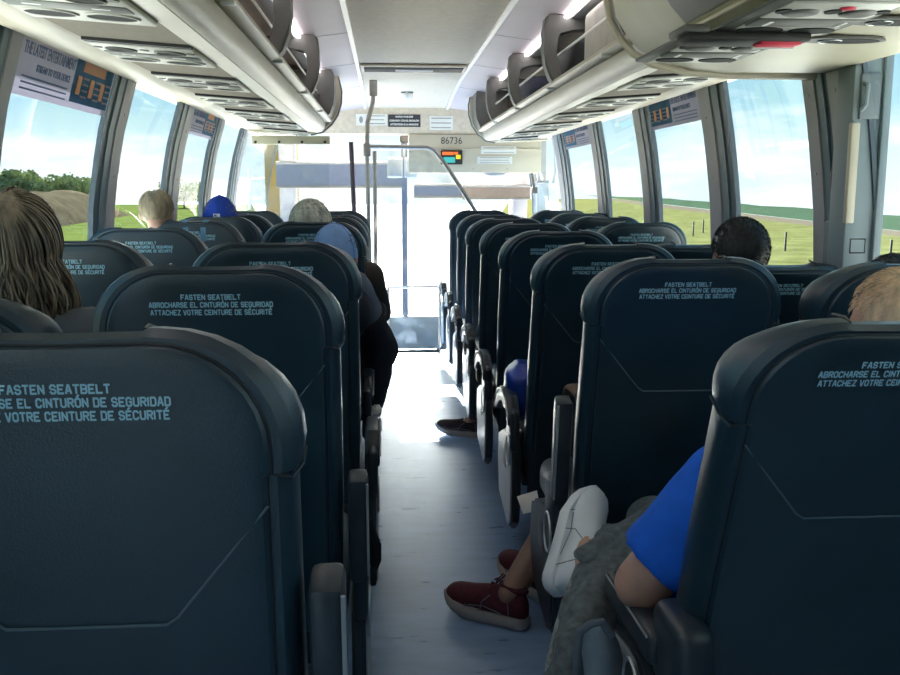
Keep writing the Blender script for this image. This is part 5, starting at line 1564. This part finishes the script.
for k in range(25):
    y = 46 + k * 2.4; r_ = []
    hgt = 2.55 * min(1, math.sin(min(1, (k + .3) / 5) * math.pi / 2)) * (1 if k < 19 else max(0.02, (25 - k) / 6))
    for i in range(11):
        t_ = i / 10; x = -17 - y * 0.10 - t_ * 9
        h = hgt * math.sin(math.pi * t_) ** 0.6 * (1 + .12 * noise.noise(Vector((x * .3, y * .3, 2))))
        r_.append(q.bm.verts.new((x, y, GZ + h - 0.02)))
    rows.append(r_)
for a, c in zip(rows, rows[1:]):
    for i in range(len(a) - 1): q.bm.faces.new((a[i], a[i + 1], c[i + 1], c[i]))
o = q.build('earth_bank', gmat('tan_earth', (0.038, 0.033, 0.023), 0.3, 0.8), ang=80); tag(o, 'long tan earth bank on the grass outside the left windows', 'bank')
def bush(x, y, w, h, m, lab, seed):
    rnd = random.Random(seed); root = empty('bush', (x, y, GZ), lab, 'bush', 'pale bushes beyond the earth bank')
    q = MB()
    lobes = [(rnd.uniform(-.6, .6) * w, rnd.uniform(-.6, .6) * w, rnd.uniform(.35, .75) * h, rnd.uniform(.3, .45) * w) for _ in range(9)]
    for k in range(2600):
        lx, ly, lz, lr = rnd.choice(lobes)
        d = Vector((rnd.gauss(0, 1), rnd.gauss(0, 1), rnd.gauss(0, .8))).normalized() * lr * rnd.uniform(.6, 1.05)
        p = Vector((lx, ly, lz)) + d
        if p.z < 0.05: continue
        s_ = rnd.uniform(0.10, 0.24); u_ = Vector((rnd.gauss(0, 1), rnd.gauss(0, 1), rnd.gauss(0, 1))).normalized(); v_ = u_.orthogonal()
        q.bm.faces.new([q.bm.verts.new(p + c_) for c_ in (u_ * s_, v_ * s_ * .6, -u_ * s_, -v_ * s_ * .6)])
    q.build('foliage', m, root, 20)
    q = MB(); q.tube([(0, 0, 0), (0.1, 0, h * .6)], 0.15, 6); q.build('trunk', M['shade_brown'], root)
bm_ = gmat('pale_foliage', (0.24, 0.27, 0.14), 0.25, 1.5)
for i, (px, d, w, h) in enumerate(((14, 104, 2.6, 5.4), (36, 118, 3.0, 5.6), (58, 106, 2.6, 5.0), (80, 120, 3.0, 4.8), (184, 140, 4.0, 4.0))):
    p_ = at_y(px, 200, d); bush(p_.x, d, w, h, bm_, 'pale green bush beyond the earth bank, seen through the left windows' if i < 4 else 'green bush far ahead, seen through the third left window', i)
pm = mat('weathered_post', (0.06, 0.05, 0.045), 0.9, var=0.2)
for i, (px, pyb) in enumerate(((693, 236), (703, 233), (785, 251), (815, 252), (655, 226), (890, 262))):
    p_ = at_z(px, pyb, GZ)
    q = MB(); q.box(p_.x - 0.035, p_.x + 0.035, p_.y - 0.035, p_.y + 0.035, GZ, GZ + 0.85, 0.005)
    tag(q.build('fence_post', pm), 'thin dark fence post in the field right of the bus', 'post', 'fence posts in the field')
# yellow-cream building edge ahead on the left, seen through the partition
a = at_y(266, 215, 26); c = at_y(284, 150, 26)
q = MB(); q.box(a.x, c.x, 26, 30, GZ, 3.2, 0.02); o = q.build('gatepost', gmat('ochre_render', (0.19, 0.14, 0.05), 0.1, 1)); tag(o, 'ochre yellow masonry post outside ahead on the left', 'post')
